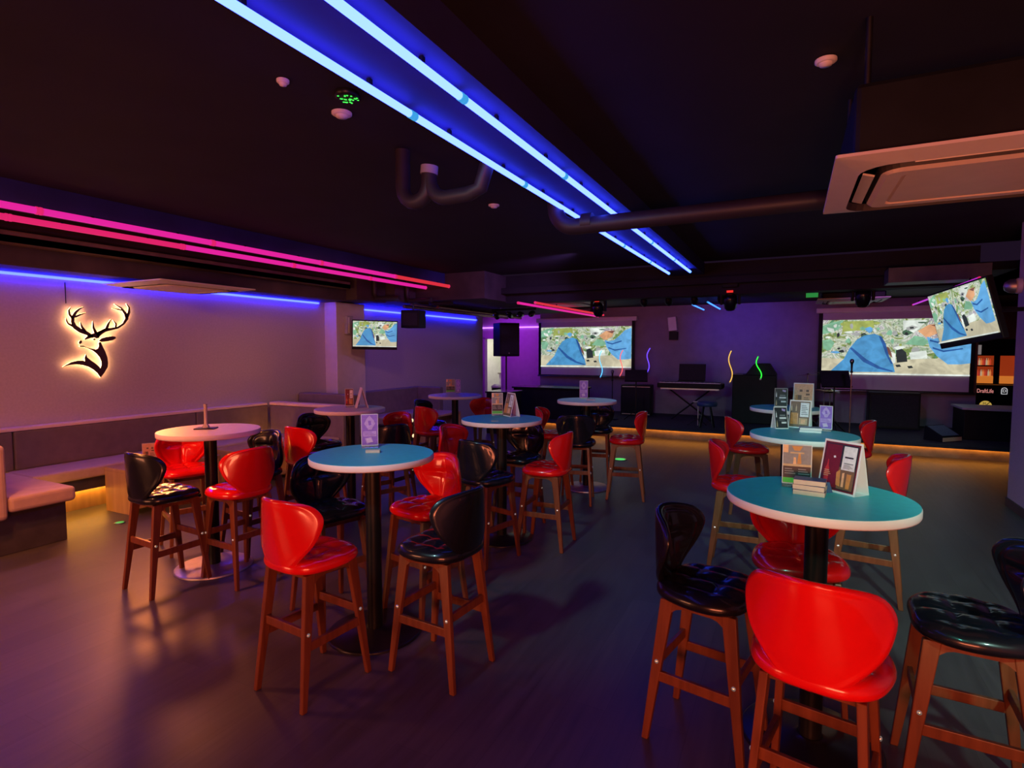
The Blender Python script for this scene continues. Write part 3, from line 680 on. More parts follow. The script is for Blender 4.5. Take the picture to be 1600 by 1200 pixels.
def make_stool(col):
    t = thing('bar_stool', 'bar stool', 'bar stool')
    m = M['red'] if col == 'red' else M['black_l']
    pillow(SEAT, 56, 20, seat_fn, m, 'seat', t)
    pillow(BACK, 56, 16, back_fn, m, 'backrest', t)
    top = {1: (.135, .125), -1: (.135, -.125)}; bot = {1: (.172, .195), -1: (.172, -.20)}
    zt = .612
    def legpt(sx, sy, z):
        k = (zt - z) / zt; return Vector((sx * (top[sy][0] + (bot[sy][0] - top[sy][0]) * k), top[sy][1] + (bot[sy][1] - top[sy][1]) * k, z))
    for sx in (-1, 1):
        for sy in (-1, 1):
            A, B = legpt(sx, sy, 0), legpt(sx, sy, zt)
            def ring(c, hx, hy): return [(c.x - hx, c.y - hy, c.z), (c.x + hx, c.y - hy, c.z), (c.x + hx, c.y + hy, c.z), (c.x - hx, c.y + hy, c.z)]
            lg = MB().hexa(ring(A, .012, .014) + ring(B, .014, .028)).build('leg', M['wood'], t, .004)
            for zz in (.345,):
                c = legpt(sx, sy, zz)
                MB().lathe([(.0085, 0), (.0085, .003), (.005, .006), (0, .007)], 10, 0, Matrix.Translation((c.x + sx * .0125, c.y, c.z)) @ Matrix.Rotation(rad(90 * sx), 4, 'Y')).build('bolt', M['brass'], lg)
        # arched apron joining front and rear leg heads
        n = 12; pts = []
        y0, y1 = -.125, .125
        up_ = [(y0 + (y1 - y0) * i / n) for i in range(n + 1)]
        def low(y):
            e = abs(y) / .125; return .588 - .052 * max(0, (e - .45) / .55) ** 2.2
        loopU = [(y, zt) for y in up_]; loopD = [(y, low(y)) for y in up_[::-1]]
        poly = loopU + loopD
        def fx(y, z, d): return (sx * (.135 + (zt - z) * .06) + d, y, z)
        b = MB()
        for i in range(n):
            ya, yb = up_[i], up_[i + 1]
            v = []
            for d in (-.011, .011): v += [fx(ya, low(ya), d), fx(yb, low(yb), d), fx(yb, zt, d), fx(ya, zt, d)]
            b.add(v, [(0, 3, 2, 1), (4, 5, 6, 7), (0, 1, 5, 4), (3, 7, 6, 2)])
        b.build('apron', M['wood'], t)
        A, B = legpt(sx, -1, .285), legpt(sx, 1, .285)
        MB().hexa([(A.x - .009, A.y, .262), (A.x + .009, A.y, .262), (B.x + .009, B.y, .262), (B.x - .009, B.y, .262), (A.x - .009, A.y, .305), (A.x + .009, A.y, .305), (B.x + .009, B.y, .305), (B.x - .009, B.y, .305)]).build('stretcher', M['wood'], t, .003)
    for sy, zc in ((1, .345), (-1, .345)):
        A = legpt(-1, sy, zc); B = legpt(1, sy, zc)
        MB().box(A.x, B.x, A.y - .009, A.y + .009, zc - .021, zc + .021).build('stretcher', M['wood'], t, .003)
    for q in (-1, 1): MB().box(-.135, .135, q * .115 - .015, q * .115 + .015, .584, .612).build('cross_rail', M['wood'], t, .003)
    return t
proto = {'red': make_stool('red'), 'black': make_stool('black')}
index_kids()
used = set()
# colour, xr, depth (ground coordinates seen from the camera), facing in degrees (0 = right, 90 = away), label
STOOLS = [
 ('black', .83, 2.40, -38, 'black stool at the left side of the nearest right table, navy sheen on its seat'),
 ('red', 1.01, 1.88, 52, 'bright red stool seen from behind at the near side of the nearest right table'),
 ('black', 1.68, 2.10, 150, 'black stool cut by the right edge with a deeply tufted seat in view'),
 ('red', 1.36, 2.70, -108, 'red stool whose seat shows under the nearest right table behind its pole'),
 ('red', 2.39, 3.80, 146, 'red stool right of the crowded teal table, its back above the nearest right table'),
 ('red', 1.70, 4.22, -25, 'red stool left of the crowded teal table with its legs in view'),
 ('red', 2.40, 5.75, -8, 'red stool left of the teal table nearest the stage'),
 ('red', 3.30, 5.55, 150, 'dark red stool back just right of the crowded teal table'),
 ('red', -.985, 2.80, 58, 'bright red stool seen from behind at the near left of the lilac card table'),
 ('black', -.365, 2.93, 149, 'black stool at the near right of the lilac card table, back curving to the right'),
 ('red', -.555, 3.60, -128, 'red stool with tufted back facing the camera right of the lilac card table'),
 ('black', -1.13, 3.54, -43, 'black stool left of the lilac card table behind the bright red one'),
 ('black', -2.42, 3.95, 60, 'black stool with brownish back nearest the benches at the steel based table'),
 ('red', -1.965, 4.08, 150, 'red stool right of the steel based table with its back turned to the right'),
 ('red', -2.70, 4.70, -48, 'red stool facing the camera behind the steel based table by the coffee table'),
 ('black', -2.12, 4.64, -120, 'black stool behind the steel based table on its right side'),
 ('red', -1.85, 5.20, 58, 'red stool seen from behind between the steel based table and the pale column table'),
 ('black', -2.02, 5.95, -35, 'black stool on the left of the pale table with the white tent card'),
 ('red', -1.30, 6.05, -122, 'red stool behind the lilac card, far side of the pale tent card table'),
 ('black', -1.20, 5.35, 130, 'black stool behind the lilac card, near side of the pale tent card table'),
 ('black', -1.10, 7.60, -25, 'black stool at the far left of the table by the kitchen doorway'),
 ('red', -.97, 6.95, 48, 'red stool with its back to the camera at the table by the kitchen doorway'),
 ('red', -.48, 7.85, -122, 'red stool on the far right of the table by the kitchen doorway'),
 ('red', -.43, 5.08, -30, 'red stool on the left of the blue topped middle table'),
 ('black', -.20, 4.45, 50, 'black stool with its back to the camera at the near left of the middle table'),
 ('red', .29, 4.78, 156, 'red stool with brown arched legs at the near right of the middle table'),
 ('black', .06, 5.25, -120, 'black tufted stool facing the camera behind the right side of the middle table'),
 ('red', .50, 6.65, -15, 'dark red stool between the middle table and the stage end table'),
 ('black', .70, 6.12, 78, 'black stool with its broad back to the camera before the stage end table'),
 ('black', 1.06, 7.08, -105, 'black stool facing the camera behind the stage end table'),
 ('red', 1.27, 6.28, 166, 'red stool right of the stage end table with glints on its seat'),
]
for col, xr, d, face, lab in STOOLS:
    src = proto[col]
    o = src if col not in used else copy_tree(src)
    used.add(col)
    g = Q(xr, d, 0.0)
    o.location = (g.x, g.y, 0)
    o.rotation_euler = (0, 0, rad(face + YAW - 90))
    tag(o, lab, 'bar stool', col + ' bar stools around the high tables')

# ================================================================== TABLE-TOP THINGS
CM = {n: mat('print_' + n, c, .45, noise=.12, scale=60) for n, c in (
    ('black', (.02, .02, .025)), ('dark_red', (.16, .01, .02)), ('orange', (.55, .22, .06)), ('tan', (.5, .32, .18)), ('white', (.72, .66, .68)), ('lilac', (.45, .30, .62)), ('violet', (.24, .12, .5)),
    ('brown', (.17, .09, .05)), ('green', (.05, .45, .06)), ('navy', (.03, .03, .09)), ('red', (.5, .03, .03)), ('peach', (.75, .38, .2)), ('grey', (.2, .19, .2)), ('yellow', (.6, .5, .1)))}
CL = list(CM); CMS = [CM[k_] for k_ in CL]
def printed(parent, name, w, h, fn, base, shapes, e=.0006):
    b = MB(); b.flat([(0, 0), (0, 1), (1, 1), (1, 0)], fn, 0, CL.index(base))
    for i, (c, pts) in enumerate(shapes): b.flat(pts, fn, e + i * e * .3, CL.index(c))
    return b.build(name, CMS, parent)
def rect(c, x0, y0, x1, y1): return (c, [(x0, y0), (x0, y1), (x1, y1), (x1, y0)])
def lines(c, x0, x1, y0, y1, n): return [rect(c, x0, y0 + (y1 - y0) * i / n, x0 + (x1 - x0) * (.7 + .3 * ((i * 7) % 3) / 2), y0 + (y1 - y0) * (i + .4) / n) for i in range(n)]
bottle = [(.2, .2), (.26, .2), (.27, .38), (.34, .48), (.36, .95), (.1, .95), (.12, .48), (.19, .38)]
def mapp(pts, x0, y0, x1, y1): return [(x0 + (x1 - x0) * a, y0 + (y1 - y0) * b) for a, b in pts]
PR = {
 'red': ('dark_red', [rect('black', .03, .03, .97, .97), rect('dark_red', .05, .05, .5, .95), rect('brown', .5, .5, .95, .95), ('red', mapp(bottle, .05, .25, .55, .9)), ('white', mapp([(.2, .1), (.5, 0), (.6, .3), (.3, .4)], .25, .28, .45, .42)), rect('white', .56, .06, .93, .55),
         ('orange', [(.45, .62), (.55, .55), (.6, .9), (.48, .88)]), ('peach', [(.62, .62), (.68, .6), (.7, .9), (.63, .9)]), ('orange', [(.75, .62), (.88, .62), (.86, .92), (.76, .92)]), rect('black', .62, .27, .86, .30), rect('grey', .62, .4, .88, .42)] + lines('grey', .62, .88, .44, .53, 4) + lines('tan', .1, .3, .6, .75, 4)),
 'amber': ('brown', [rect('orange', .05, .45, .38, .9), ('peach', [(.38, .5), (.42, .45), (.44, .9), (.4, .9)]), rect('brown', .04, .05, .5, .42), ('tan', mapp(bottle, .0, .05, .3, .4)), ('tan', mapp(bottle, .25, .05, .5, .4)), rect('white', .52, .05, .95, .6), rect('tan', .48, .65, .9, .9), rect('peach', .58, .7, .8, .88)] + lines('grey', .58, .9, .15, .55, 6)),
 'lilac': ('violet', [('lilac', [(.5, .03), (.75, .18), (.85, .3), (.7, .42), (.62, .5), (.4, .5), (.3, .4), (.15, .3), (.3, .14)]), ('violet', [(.4, .2), (.58, .2), (.62, .34), (.45, .36)]), rect('lilac', .08, .55, .92, .72), ('lilac', [(.2, .78), (.6, .74), (.7, .9), (.3, .96)])] + lines('violet', .12, .88, .57, .71, 3) + lines('white', .3, .7, .8, .93, 3)),
 'black': ('black', [('white', mapp(bottle, .05, .1, .35, .5)), rect('grey', .4, .35, .85, .42), rect('white', .35, .47, .9, .56), ('tan', mapp(bottle, .05, .55, .4, .97)), rect('white', .5, .7, .9, .78), ('lilac', [(.6, .05), (.9, .1), (.85, .2), (.6, .15)])] + lines('grey', .3, .9, .6, .68, 2)),
 'brown': ('brown', [rect('grey', 0, .0, 1, .5), rect('peach', 0, 0, .18, .2), ('orange', [(.3, .02), (.7, .02), (.6, .14), (.4, .14)]), rect('tan', .25, .18, .75, .22), ('orange', [(.55, .22), (.62, .22), (.66, .48), (.5, .5)]), ('peach', [(.38, .32), (.46, .32), (.48, .5), (.36, .5)]), rect('tan', 0, .5, 1, .56), rect('black', 0, .56, 1, .86), ] + lines('grey', .06, .45, .62, .8, 3) + lines('grey', .55, .95, .62, .8, 3) + [rect('green', 0, .87, 1, 1)]),
 'peach': ('peach', [('orange', [(.1, .5), (.4, .5), (.42, 1), (.05, 1)]), rect('brown', .3, .25, .45, .35), rect('brown', .65, .25, .8, .35), rect('brown', .22, .5, .42, .7), rect('brown', .65, .42, .85, .5)] + lines('brown', .55, .9, .6, .9, 4)),
}
def tent_card(loc, rz, w, h, depth, pr, label, shape=None):
    "A-frame card: printed front leaning back, blank rear leaf and a bottom leaf"
    t = thing('tent_card', label, 'menu card', loc, rz)
    k = .0016
    def leaf(sy):
        # sy=-1 front leaf, +1 rear leaf ; top at y=0
        return MB().add([(-w / 2, sy * depth / 2, 0), (w / 2, sy * depth / 2, 0), (w / 2, 0, h), (-w / 2, 0, h), (-w / 2, sy * (depth / 2 - k * 2), 0), (w / 2, sy * (depth / 2 - k * 2), 0), (w / 2, 0, h - .012), (-w / 2, 0, h - .012)],
                        [(0, 1, 2, 3), (7, 6, 5, 4), (0, 4, 5, 1), (1, 5, 6, 2), (0, 3, 7, 4)])
    leaf(-1).build('front_leaf', M['paper'], t); leaf(1).build('rear_leaf', M['paper'], t)
    MB().box(-w / 2, w / 2, -depth / 2, depth / 2, 0, .001).build('bottom_leaf', M['paper'], t)
    e = .04
    if pr:
        base, sh = PR[pr]
        nn = Vector((0, -h, -depth / 2)).normalized() * -1 if False else Vector((0, -h, depth / 2)).normalized()
        def fn(a, b, d):
            a = e + (1 - 2 * e) * a; b = e + (1 - 2 * e) * b
            p = Vector((-w / 2 + w * a, -depth / 2 * b, h * (1 - b))) + nn * (d + .0006); return tuple(p)
        printed(t, 'printed_face', w, h, fn, base, sh)
    return t
def upright_card(loc, rz, w, h, pr, label, base_m='acryl', bd=.06):
    t = thing('menu_stand', label, 'menu card', loc, rz)
    bx(-w / 2, w / 2, -bd / 2, bd / 2, 0, .012).build('base', M[base_m], t, .002)
    bx(-w / 2, w / 2, -.0035, .0035, .012, h).build('clear_panel', M[base_m] if base_m != 'acryl' else M['paper'], t)
    base, sh = PR[pr]
    printed(t, 'printed_face', w, h, lambda a, b, d: (-w / 2 + .003 + (w - .006) * a, -.0042 - d, h - .003 - (h - .02) * b), base, sh)
    return t
def toward(g, off=0): return math.atan2(-(CAM.y - g.y), -(CAM.x - g.x)) - rad(90) + rad(off)
Z0 = 1.0504
def on(px_, py_, z=Z0): return G(px_, py_, z)
# nearest right table
g = on(1316, 768); tent_card(g, toward(g, -36), .17, .215, .09, 'red', 'large tent card with red bottle picture on the nearest right table')
g = on(1244, 760); upright_card(g, toward(g, 3), .115, .185, 'brown', 'brown upright menu stand with green foot behind the notebook pile')
for i in range(3):
    g = on(1265, 772)
    t = thing('notepad', ['bottom', 'middle', 'topmost navy covered'][i] + ' notepad of the small pile on the nearest right table', 'notepad', (g.x, g.y, Z0 + .0215 * i), toward(g, (-6, -10, -4)[i]), 'notepad pile on the nearest right table')
    bx(-.058, .058, -.035, .035, .0005, .0195).build('pages', M['pk_cream'], t)
    bx(-.059, .059, -.036, .036, .0195, .0212).build('cover', M['navy'], t)
t = thing('folded_napkin', 'small folded dark blue leaflet leaning beside the notepad pile', 'leaflet', tuple(on(1288, 768)), rad(20))
MB().add([(-.025, -.02, 0), (.025, -.02, 0), (.02, .0, .04), (-.02, 0, .04), (.03, .03, 0), (-.02, .03, 0)], [(0, 1, 2, 3), (3, 2, 4, 5)]).build('leaf', M['navy'], t)
# crowded table
g = on(1250, 668); tent_card(g, toward(g, -14), .15, .21, .08, 'amber', 'tent card with amber drink picture on the crowded teal table')
g = on(1218, 669); tent_card(g, toward(g, 26), .10, .165, .08, 'black', 'black tent card with bottle pictures at the left of the crowded teal table')
g = on(1290, 673); upright_card(g, toward(g, -12), .085, .185, 'lilac', 'violet drinks card at the right of the crowded teal table')
for i in range(2):
    g = on(1266, 675)
    t = thing('notepad', ['lower', 'upper'][i] + ' pale notepad in front of the amber tent card on the crowded table', 'notepad', (g.x, g.y, Z0 + .0175 * i), toward(g, 5 * i), 'notepads on the crowded table')
    bx(-.07, .07, -.045, .045, .0005, .0155).build('pages', M['paper'], t)
    bx(-.071, .071, -.046, .046, .0155, .0172).build('cover', M['greyp'], t)
# table nearest stage
g = on(1255, 636); tent_card(g, toward(g, -12), .19, .25, .08, 'peach', 'orange tent card with dark square pictures behind the amber tent card')
g = on(1220, 637); upright_card(g, toward(g, 0), .12, .20, 'black', 'dark clear menu stand on the teal table nearest the stage')
# lilac card table
g = on(578, 699); upright_card(g, toward(g, 3), .10, .205, 'lilac', 'lilac drinks card standing alone on the teal table at the left centre')
g = on(583, 707); solo('notepad', MB().box(-.04, .04, -.02, .02, .0005, .016, 0, Matrix.Translation(g) @ Matrix.Rotation(toward(g, -8), 4, 'Z')), M['pk_cream'], 'small cream notepad in front of the lilac card', 'notepad')
# steel based table: bud vase on black tray
g = on(322, 670)
solo('slate_coaster', MB().box(-.07, .07, -.05, .05, .0005, .009, 0, Matrix.Translation(g) @ Matrix.Rotation(toward(g, -20), 4, 'Z')), M['blackmetal'], 'dark square coaster under the slim glass vase on the pink white table', 'coaster')
t = thing('bud_vase', 'slim clear glass vase on the dark coaster', 'vase', (g.x, g.y, Z0 + .0092))
MB().lathe([(.024, 0), (.024, .012), (.013, .026), (.012, .04), (.012, .17), (.015, .178), (.010, .174), (.009, .04), (.0, .02)], 20).build('glass_body', mat('pale_glass', (.8, .65, .6), .1, trans=.55, noise=.02), t)
# tent card table
g = on(546, 636); upright_card(g, toward(g, 3), .085, .19, 'red', 'dark red and white drinks card on the pale column table')
g = on(565, 637); tent_card(g, toward(g, -82), .16, .21, .12, None, 'white tent card seen edge on at the pale column table')
# doorway table
g = on(704, 614); upright_card(g, toward(g, 0), .12, .19, 'brown', 'brown menu stand on the table by the kitchen doorway')
g = on(716, 615); upright_card(g, toward(g, 5), .06, .19, 'lilac', 'narrow pale card beside the brown menu stand by the kitchen doorway')
# middle table
g = on(777, 649); upright_card(g, toward(g, 0), .10, .205, 'brown', 'brown menu stand on the blue topped middle table')
g = on(799, 650); tent_card(g, toward(g, -62), .15, .21, .10, 'amber', 'cream tent card seen from the side on the blue topped middle table')
g = on(773, 658); solo('business_card', MB().box(-.03, .03, -.015, .015, .0005, .003, 0, Matrix.Translation(g) @ Matrix.Rotation(toward(g), 4, 'Z')), M['pk_cream'], 'small pale card lying in front of the brown menu stand on the middle table', 'card')
g = on(912, 623); upright_card(g, toward(g, 2), .10, .22, 'lilac', 'lilac drinks card on the pale table before the stage end')
g = on(923, 626); solo('napkin_block', MB().box(-.05, .05, -.03, .03, .0005, .02, 0, Matrix.Translation(g) @ Matrix.Rotation(toward(g), 4, 'Z')), M['greyp'], 'low pale napkin block beside the lilac card at the stage end table', 'napkin')
# coffee table things
g = Vector((-6.18, 3.62, .4505))
upright_card(g, toward(g, 0), .13, .19, 'peach', 'orange menu card on the near oak coffee table')
g = G(386, 686, .4505)
t = thing('salt_jar', 'small white ceramic jar with dark spout on the farther oak coffee table', 'jar', (-5.95, 4.76, .4505))
MB().lathe([(.035, 0), (.04, .03), (.03, .07), (.02, .09), (.0, .095)], 20).build('body', M['whitep'], t)
MB().tube([(0, 0, .08), (-.01, .01, .11), (-.03, .02, .125)], .009, 8).build('spout', M['navy'], t)
t = thing('napkin_box', 'small pale napkin box at the far end of the farther oak coffee table', 'box', (-5.95, 5.12, .4505))
bx(-.05, .05, -.04, .04, 0, .05).build('box_body', M['paper'], t, .004)
bx(-.03, .03, -.02, .02, .05, .062).build('napkin', M['pk_cream'], t)
# wall box on column, small wall fittings
g = G(537, 516, 7.0, 1)
t = thing('wall_switch_box', 'pale grey switch box on the column left of the small television', 'switch box', (-6.635, 7.16, 1.9))
bx(0, .07, -.07, .07, 0, .30).build('box', M['greyp'], t, .008)
bx(.07, .074, -.05, -.02, .02, .28).build('trim_line', M['whitep'], t)
g = G(1053, 507, 12.79, 1)
t = thing('wall_control_box', 'tilted white box on the stage wall below the lighting bar', 'box', (g.x, 12.72, g.z - .14), 0)
MB().box(-.09, .09, -.05, .05, 0, .30, 0, Matrix.Rotation(rad(-6), 4, 'Y')).build('casing', M['whitep'], t, .01)
MB().box(-.08, .1, -.06, .05, -.2, -.02).build('lower_bracket', M['plastic'], t, .005)
g = G(1278, 455, 10.1, 1)
t = thing('exit_sign', 'small green lit emergency sign above the right cream air conditioner', 'sign', (g.x - .08, g.y, g.z - .04))
bx(-.10, .10, -.02, .02, -.07, .07).build('housing', M['plastic'], t, .004)
bx(-.085, .085, -.026, -.021, -.055, .055).build('green_panel', em('emergency_green', (.02, .4, .08), .55), t)
MB().tube([(0, 0, .07), (0, 0, 2.62 - g.z)], .008, 6).build('hanger', M['blackmetal'], t)
g = G(1583, 447, 2.02, 0)
t = thing('dome_camera', 'round glossy dome camera on the right wall above the tilted television', 'camera', (2.08, g.y, g.z))
MB().lathe([(.08, 0), (.08, .03), (.06, .05)], 20, 0, Matrix.Rotation(rad(-90), 4, 'Y')).build('mount', M['whitep'], t)
MB().lathe([(.075, .05), (.07, .09), (.045, .125), (0, .14)], 20, 0, Matrix.Rotation(rad(-90), 4, 'Y')).build('dome', M['steel'], t)

# ================================================================== STAGE GEAR
SZ = .21
def speaker_box(w, d, h, label, loc, rz, parts=True, m='cloth', trim=False):
    t = thing('loudspeaker', label, 'loudspeaker', loc, rz)
    bx(-w / 2, w / 2, -d / 2, d / 2, 0, h).build('cabinet', M['plastic'], t, .012)
    bx(-w / 2 + .03, w / 2 - .03, -d / 2 - .012, -d / 2, .04, h - .05).build('grille', M[m], t, .004)
    if trim:
        bx(-w / 2 + .03, w / 2 - .03, -d / 2 - .016, -d / 2 - .001, h - .045, h - .03).build('upper_trim', M['steel'], t)
        bx(-w / 2 + .03, w / 2 - .03, -d / 2 - .016, -d / 2 - .001, .015, .03).build('lower_trim', M['steel'], t)
    return t
g = G(791, 532, 10.9, 1)
t = thing('speaker_stand', 'black pole stand carrying the tall loudspeaker by the corridor', 'stand', (g.x, g.y, 0))
MB().tube([(0, 0, .25), (0, 0, 1.50)], .018, 10).build('pole', M['blackmetal'], t)
for k_ in range(3):
    an = rad(120 * k_ + 20); MB().tube([(0, 0, .62), (.38 * math.cos(an), .38 * math.sin(an), .012)], .012, 8).build('leg', M['blackmetal'], t)
t = speaker_box(.46, .40, .72, 'tall black loudspeaker on the pole stand beside the purple corridor wall', (g.x, g.y, 1.50), toward(g, 22))
MB().lathe([(.012, 0), (.012, .004), (0, .005)], 10, 0, Matrix.Translation((-.02, -.213, .07)) @ Matrix.Rotation(rad(90), 4, 'X')).build('badge', M['whitep'], t)
g = G(646, 498, 7.9, 1)
t = speaker_box(.34, .28, .30, 'small black loudspeaker hanging under the soffit right of the small television', (g.x, g.y, g.z - .16), toward(g, -25), trim=False)
MB().tube([(0, 0, .30), (0, 0, 2.46 - g.z + .16)], .015, 8).build('bracket', M['blackmetal'], t)
# DJ / black counters at stage left
t = thing('black_counter', 'long black counter beside the left end of the stage', 'counter', (-4.75, 11.0, SZ))
bx(-.55, .95, -.3, .3, 0, .62).build('cabinet', M['plastic'], t, .01)
bx(-.58, .98, -.33, .33, .62, .65).build('countertop', M['black_l'], t, .006)
solo('paper_sheet', MB().box(-4.75, -4.5, 10.85, 11.0, SZ + .652, SZ + .655), M['paper'], 'pale paper sheet lying on the long black counter', 'paper')
g = G(812, 632, 10.1, 1)
t = thing('black_cabinet', 'black box cabinet standing left of the long black counter', 'cabinet', (-5.15, 9.9, 0))
bx(-.2, .3, -.3, .25, 0, .80).build('cabinet_body', M['plastic'], t, .008)
bx(-.22, .32, -.32, .27, .80, .83).build('lid', M['black_l'], t, .006)
bx(.29, .305, -.305, -.29, .02, .8).build('edge_trim', M['darkmetal'], t)
# wave lights on wall
def wave(px_, y0, y1, m, label, dx=5, ph=0, amp=.055, Yw=12.56, tops=0, pin=None):
    a0 = G(px_, y0, Yw, 1); a1 = G(px_, y1, Yw, 1)
    pts = []
    for i in range(17):
        f_ = i / 16; z = a1.z + (a0.z - a1.z) * f_
        pts.append((a0.x + amp * math.sin(f_ * 2 * math.pi * 1.0 + ph) * .8 + tops * (f_ - .5), Yw, z))
    c = Vector(pts[0]); t = thing('neon_wave', label, 'neon light', tuple(c), 0, 'wavy neon lights on the stage wall')
    MB().tube([tuple(Vector(p) - c) for p in pts], .010, 8).build('neon_tube', m, t)
    MB().tube([(0, .005, -.02), (0, .005, .01)], .017, 8).build('end_cap', M['whitep'], t)
    MB().tube([(0, .013, 0), (0, pin or 12.79 - Yw, 0)], .005, 6).build('wall_pin', M['blackmetal'], t)
wave(939, 548, 590, em('neon_cyan', (.10, .55, 1), 1.6), 'cyan wavy neon light in front of the left projection screen', ph=0, tops=.03)
wave(971, 547, 588, em('neon_red', (1, .12, .12), 1.3), 'red wavy neon light at the right edge of the left projection screen', ph=0, tops=.07)
wave(1013, 544, 584, em('neon_blue', (.12, .05, 1), 2.2), 'blue wavy neon light between the left screen and the keyboard', ph=0, tops=.08)
wave(1142, 548, 598, em('neon_yellow', (.9, .5, .08), 1.3), 'yellow wavy neon light right of the keyboard', ph=0, tops=.02)
wave(1186, 557, 592, em('neon_green', (.03, 1, .05), 1.4), 'green wavy neon light above the black equipment case', ph=.3, tops=-.05, Yw=11.70, pin=.05, amp=.045)
# amps
g = G(1008, 648, SZ); speaker_box(.66, .34, .66, 'black stage amplifier with metal trim standing behind the music stand', (-3.05, 12.35, SZ), rad(4), trim=True)
g = G(1396, 675, SZ); speaker_box(.78, .36, .66, 'wide black loudspeaker standing below the right projection screen', (G(1396, 640, 12.2, 1).x, 12.3, SZ), 0, trim=False)
# music stands, microphones
def music_stand(px_, py_, Y, w, h, label, rz, m='plastic'):
    g = G(px_, py_, Y, 1)
    t = thing('music_stand', label, 'music stand', (g.x, g.y, SZ), rz); H = g.z - SZ
    T = Matrix.Translation((0, 0, H)) @ Matrix.Rotation(rad(-30), 4, 'X')
    MB().box(-w / 2, w / 2, -.008, .008, -h / 2, h / 2, 0, T).box(-w / 2, w / 2, -.05, 0, -h / 2 - .01, -h / 2 + .006, 0, T).build('desk', M[m], t, .004)
    MB().tube([(0, .03, H - .03), (0, .03, .12)], .013, 8).build('pole', M['blackmetal'], t)
    for k_ in range(3):
        an = rad(120 * k_ + 30); MB().tube([(0, .03, .22), (.27 * math.cos(an), .03 + .27 * math.sin(an), .01)], .009, 6).build('leg', M['blackmetal'], t)
    return t
music_stand(994, 587, 11.1, .44, .26, 'black music stand left of the keyboard in front of the amplifier', rad(14))
music_stand(1305, 592, 11.0, .46, .32, 'black music stand in front of the right projection screen', rad(14))
def mic_stand(px_, py_, Y, label, lean=0, m='blackmetal', h_extra=0):
    g = G(px_, py_, Y, 1); H = g.z - SZ
    t = thing('microphone_stand', label, 'microphone stand', (g.x, g.y, SZ))
    MB().tube([(0, 0, .02), (0, 0, H - .12)], .010, 8).build('pole', M[m], t)
    MB().lathe([(.13, 0), (.13, .015), (.02, .03)], 24).build('base', M['blackmetal'], t)
    MB().tube([(0, 0, H - .13), (0, -.005, H - .1)], .02, 8).build('clip', M['blackmetal'], t)
    mi_ = thing('microphone', label.replace('stand', 'held on its stand').replace('microphone held', 'microphone held'), 'microphone', (g.x, g.y - .005, g.z - .10))
    MB().lathe([(.012, 0), (.017, .10), (.02, .12)], 14).build('handle', M['blackmetal'], mi_)
    MB().lathe([(.02, .12), (.03, .14), (.032, .165), (.022, .19), (0, .198)], 14).build('mesh_head', M['darkmetal'], mi_)
mic_stand(957, 585, 11.2, 'black microphone stand in front of the left projection screen')
mic_stand(1331, 570, 10.7, 'tall orange lit microphone stand in front of the right projection screen', m='copper')  # copper metal puts the orange light into the pole's colour
# keyboard on stand, laptop
g = G(1079, 596, 11.6, 1)
t = thing('keyboard_stand', 'dark stand under the electric keyboard', 'stand', (g.x, g.y, SZ)); H = g.z - SZ
MB().tube([(-.38, -.12, H - .16), (.38, .12, .02)], .016, 8).build('cross_leg', M['blackmetal'], t)
MB().tube([(.38, -.12, H - .16), (-.38, .12, .02)], .016, 8).build('cross_leg', M['blackmetal'], t)
bx(-.55, .55, -.14, .14, H - .16, H - .13).build('support_rail', M['blackmetal'], t, .004)
bx(-.56, .56, -.17, -.15, H - .13 - .03, H - .10 - .0).build('front_rail', M['steel'], t, .004)
t = thing('electric_keyboard', 'dark electric keyboard with blue sheen on the stage', 'keyboard', (g.x, g.y, g.z - .128))
bx(-.62, .62, -.2, .2, 0, .10).build('case', M['plastic'], t, .02)
bx(-.58, .58, -.2, -.05, .10, .112).build('white_keys', M['whitep'], t, .002)
b = MB()
for i in range(42):
    if i % 7 not in (2, 6): b.box(-.575 + i * .0276 + .018, -.575 + i * .0276 + .030, -.14, -.05, .112, .12)
b.build('black_keys', M['plastic'], t)
bx(-.55, .55, 0, .18, .10, .125).build('control_panel', mat('navy_panel', (.05, .05, .12), .3, noise=.1), t, .004)
t = thing('laptop', 'black laptop standing open on the keyboard', 'laptop', (g.x, g.y + .10, g.z))
MB().box(-.25, .25, -.11, .06, 0, .014).build('keyboard_base', M['plastic'], t, .003)
MB().box(-.26, .26, -.006, .006, 0, .34, 0, Matrix.Translation((0, .06, .008)) @ Matrix.Rotation(rad(-10), 4, 'X')).build('screen_lid', M['cloth'], t, .003)
# kick microphone stand before the keyboard
g = G(1091, 628, 10.9, 1)
t = thing('short_microphone_stand', 'short stand with pale clamp in front of the keyboard', 'microphone stand', (g.x, g.y, SZ)); H = g.z - SZ
MB().tube([(0, 0, .02), (0, 0, H)], .011, 8).build('pole', M['steel'], t)
MB().tube([(-.09, 0, H), (.09, 0, H)], .014, 8).tube([(0, -.03, H + .03), (0, .03, H - .03)], .012, 8).build('clamp', M['steel'], t)
for k_ in range(3):
    an = rad(120 * k_ + 50); MB().tube([(0, 0, .15), (.2 * math.cos(an), .2 * math.sin(an), .01)], .008, 6).build('leg', M['blackmetal'], t)
# chair-like blue black seat near keyboard
g = G(1100, 652, 10.8, 1)
t = thing('keyboard_stool', 'low dark blue padded stool in front of the keyboard', 'stool', (g.x + .05, g.y, SZ))
MB().lathe([(0, .40), (.17, .40), (.18, .42), (.18, .46), (.16, .48), (0, .485)], 24).build('seat', M['navy'], t)
for k_ in range(4):
    an = rad(90 * k_ + 45); MB().tube([(.08 * math.cos(an), .08 * math.sin(an), .40), (.17 * math.cos(an), .17 * math.sin(an), .0)], .012, 8).build('leg', M['blackmetal'], t)
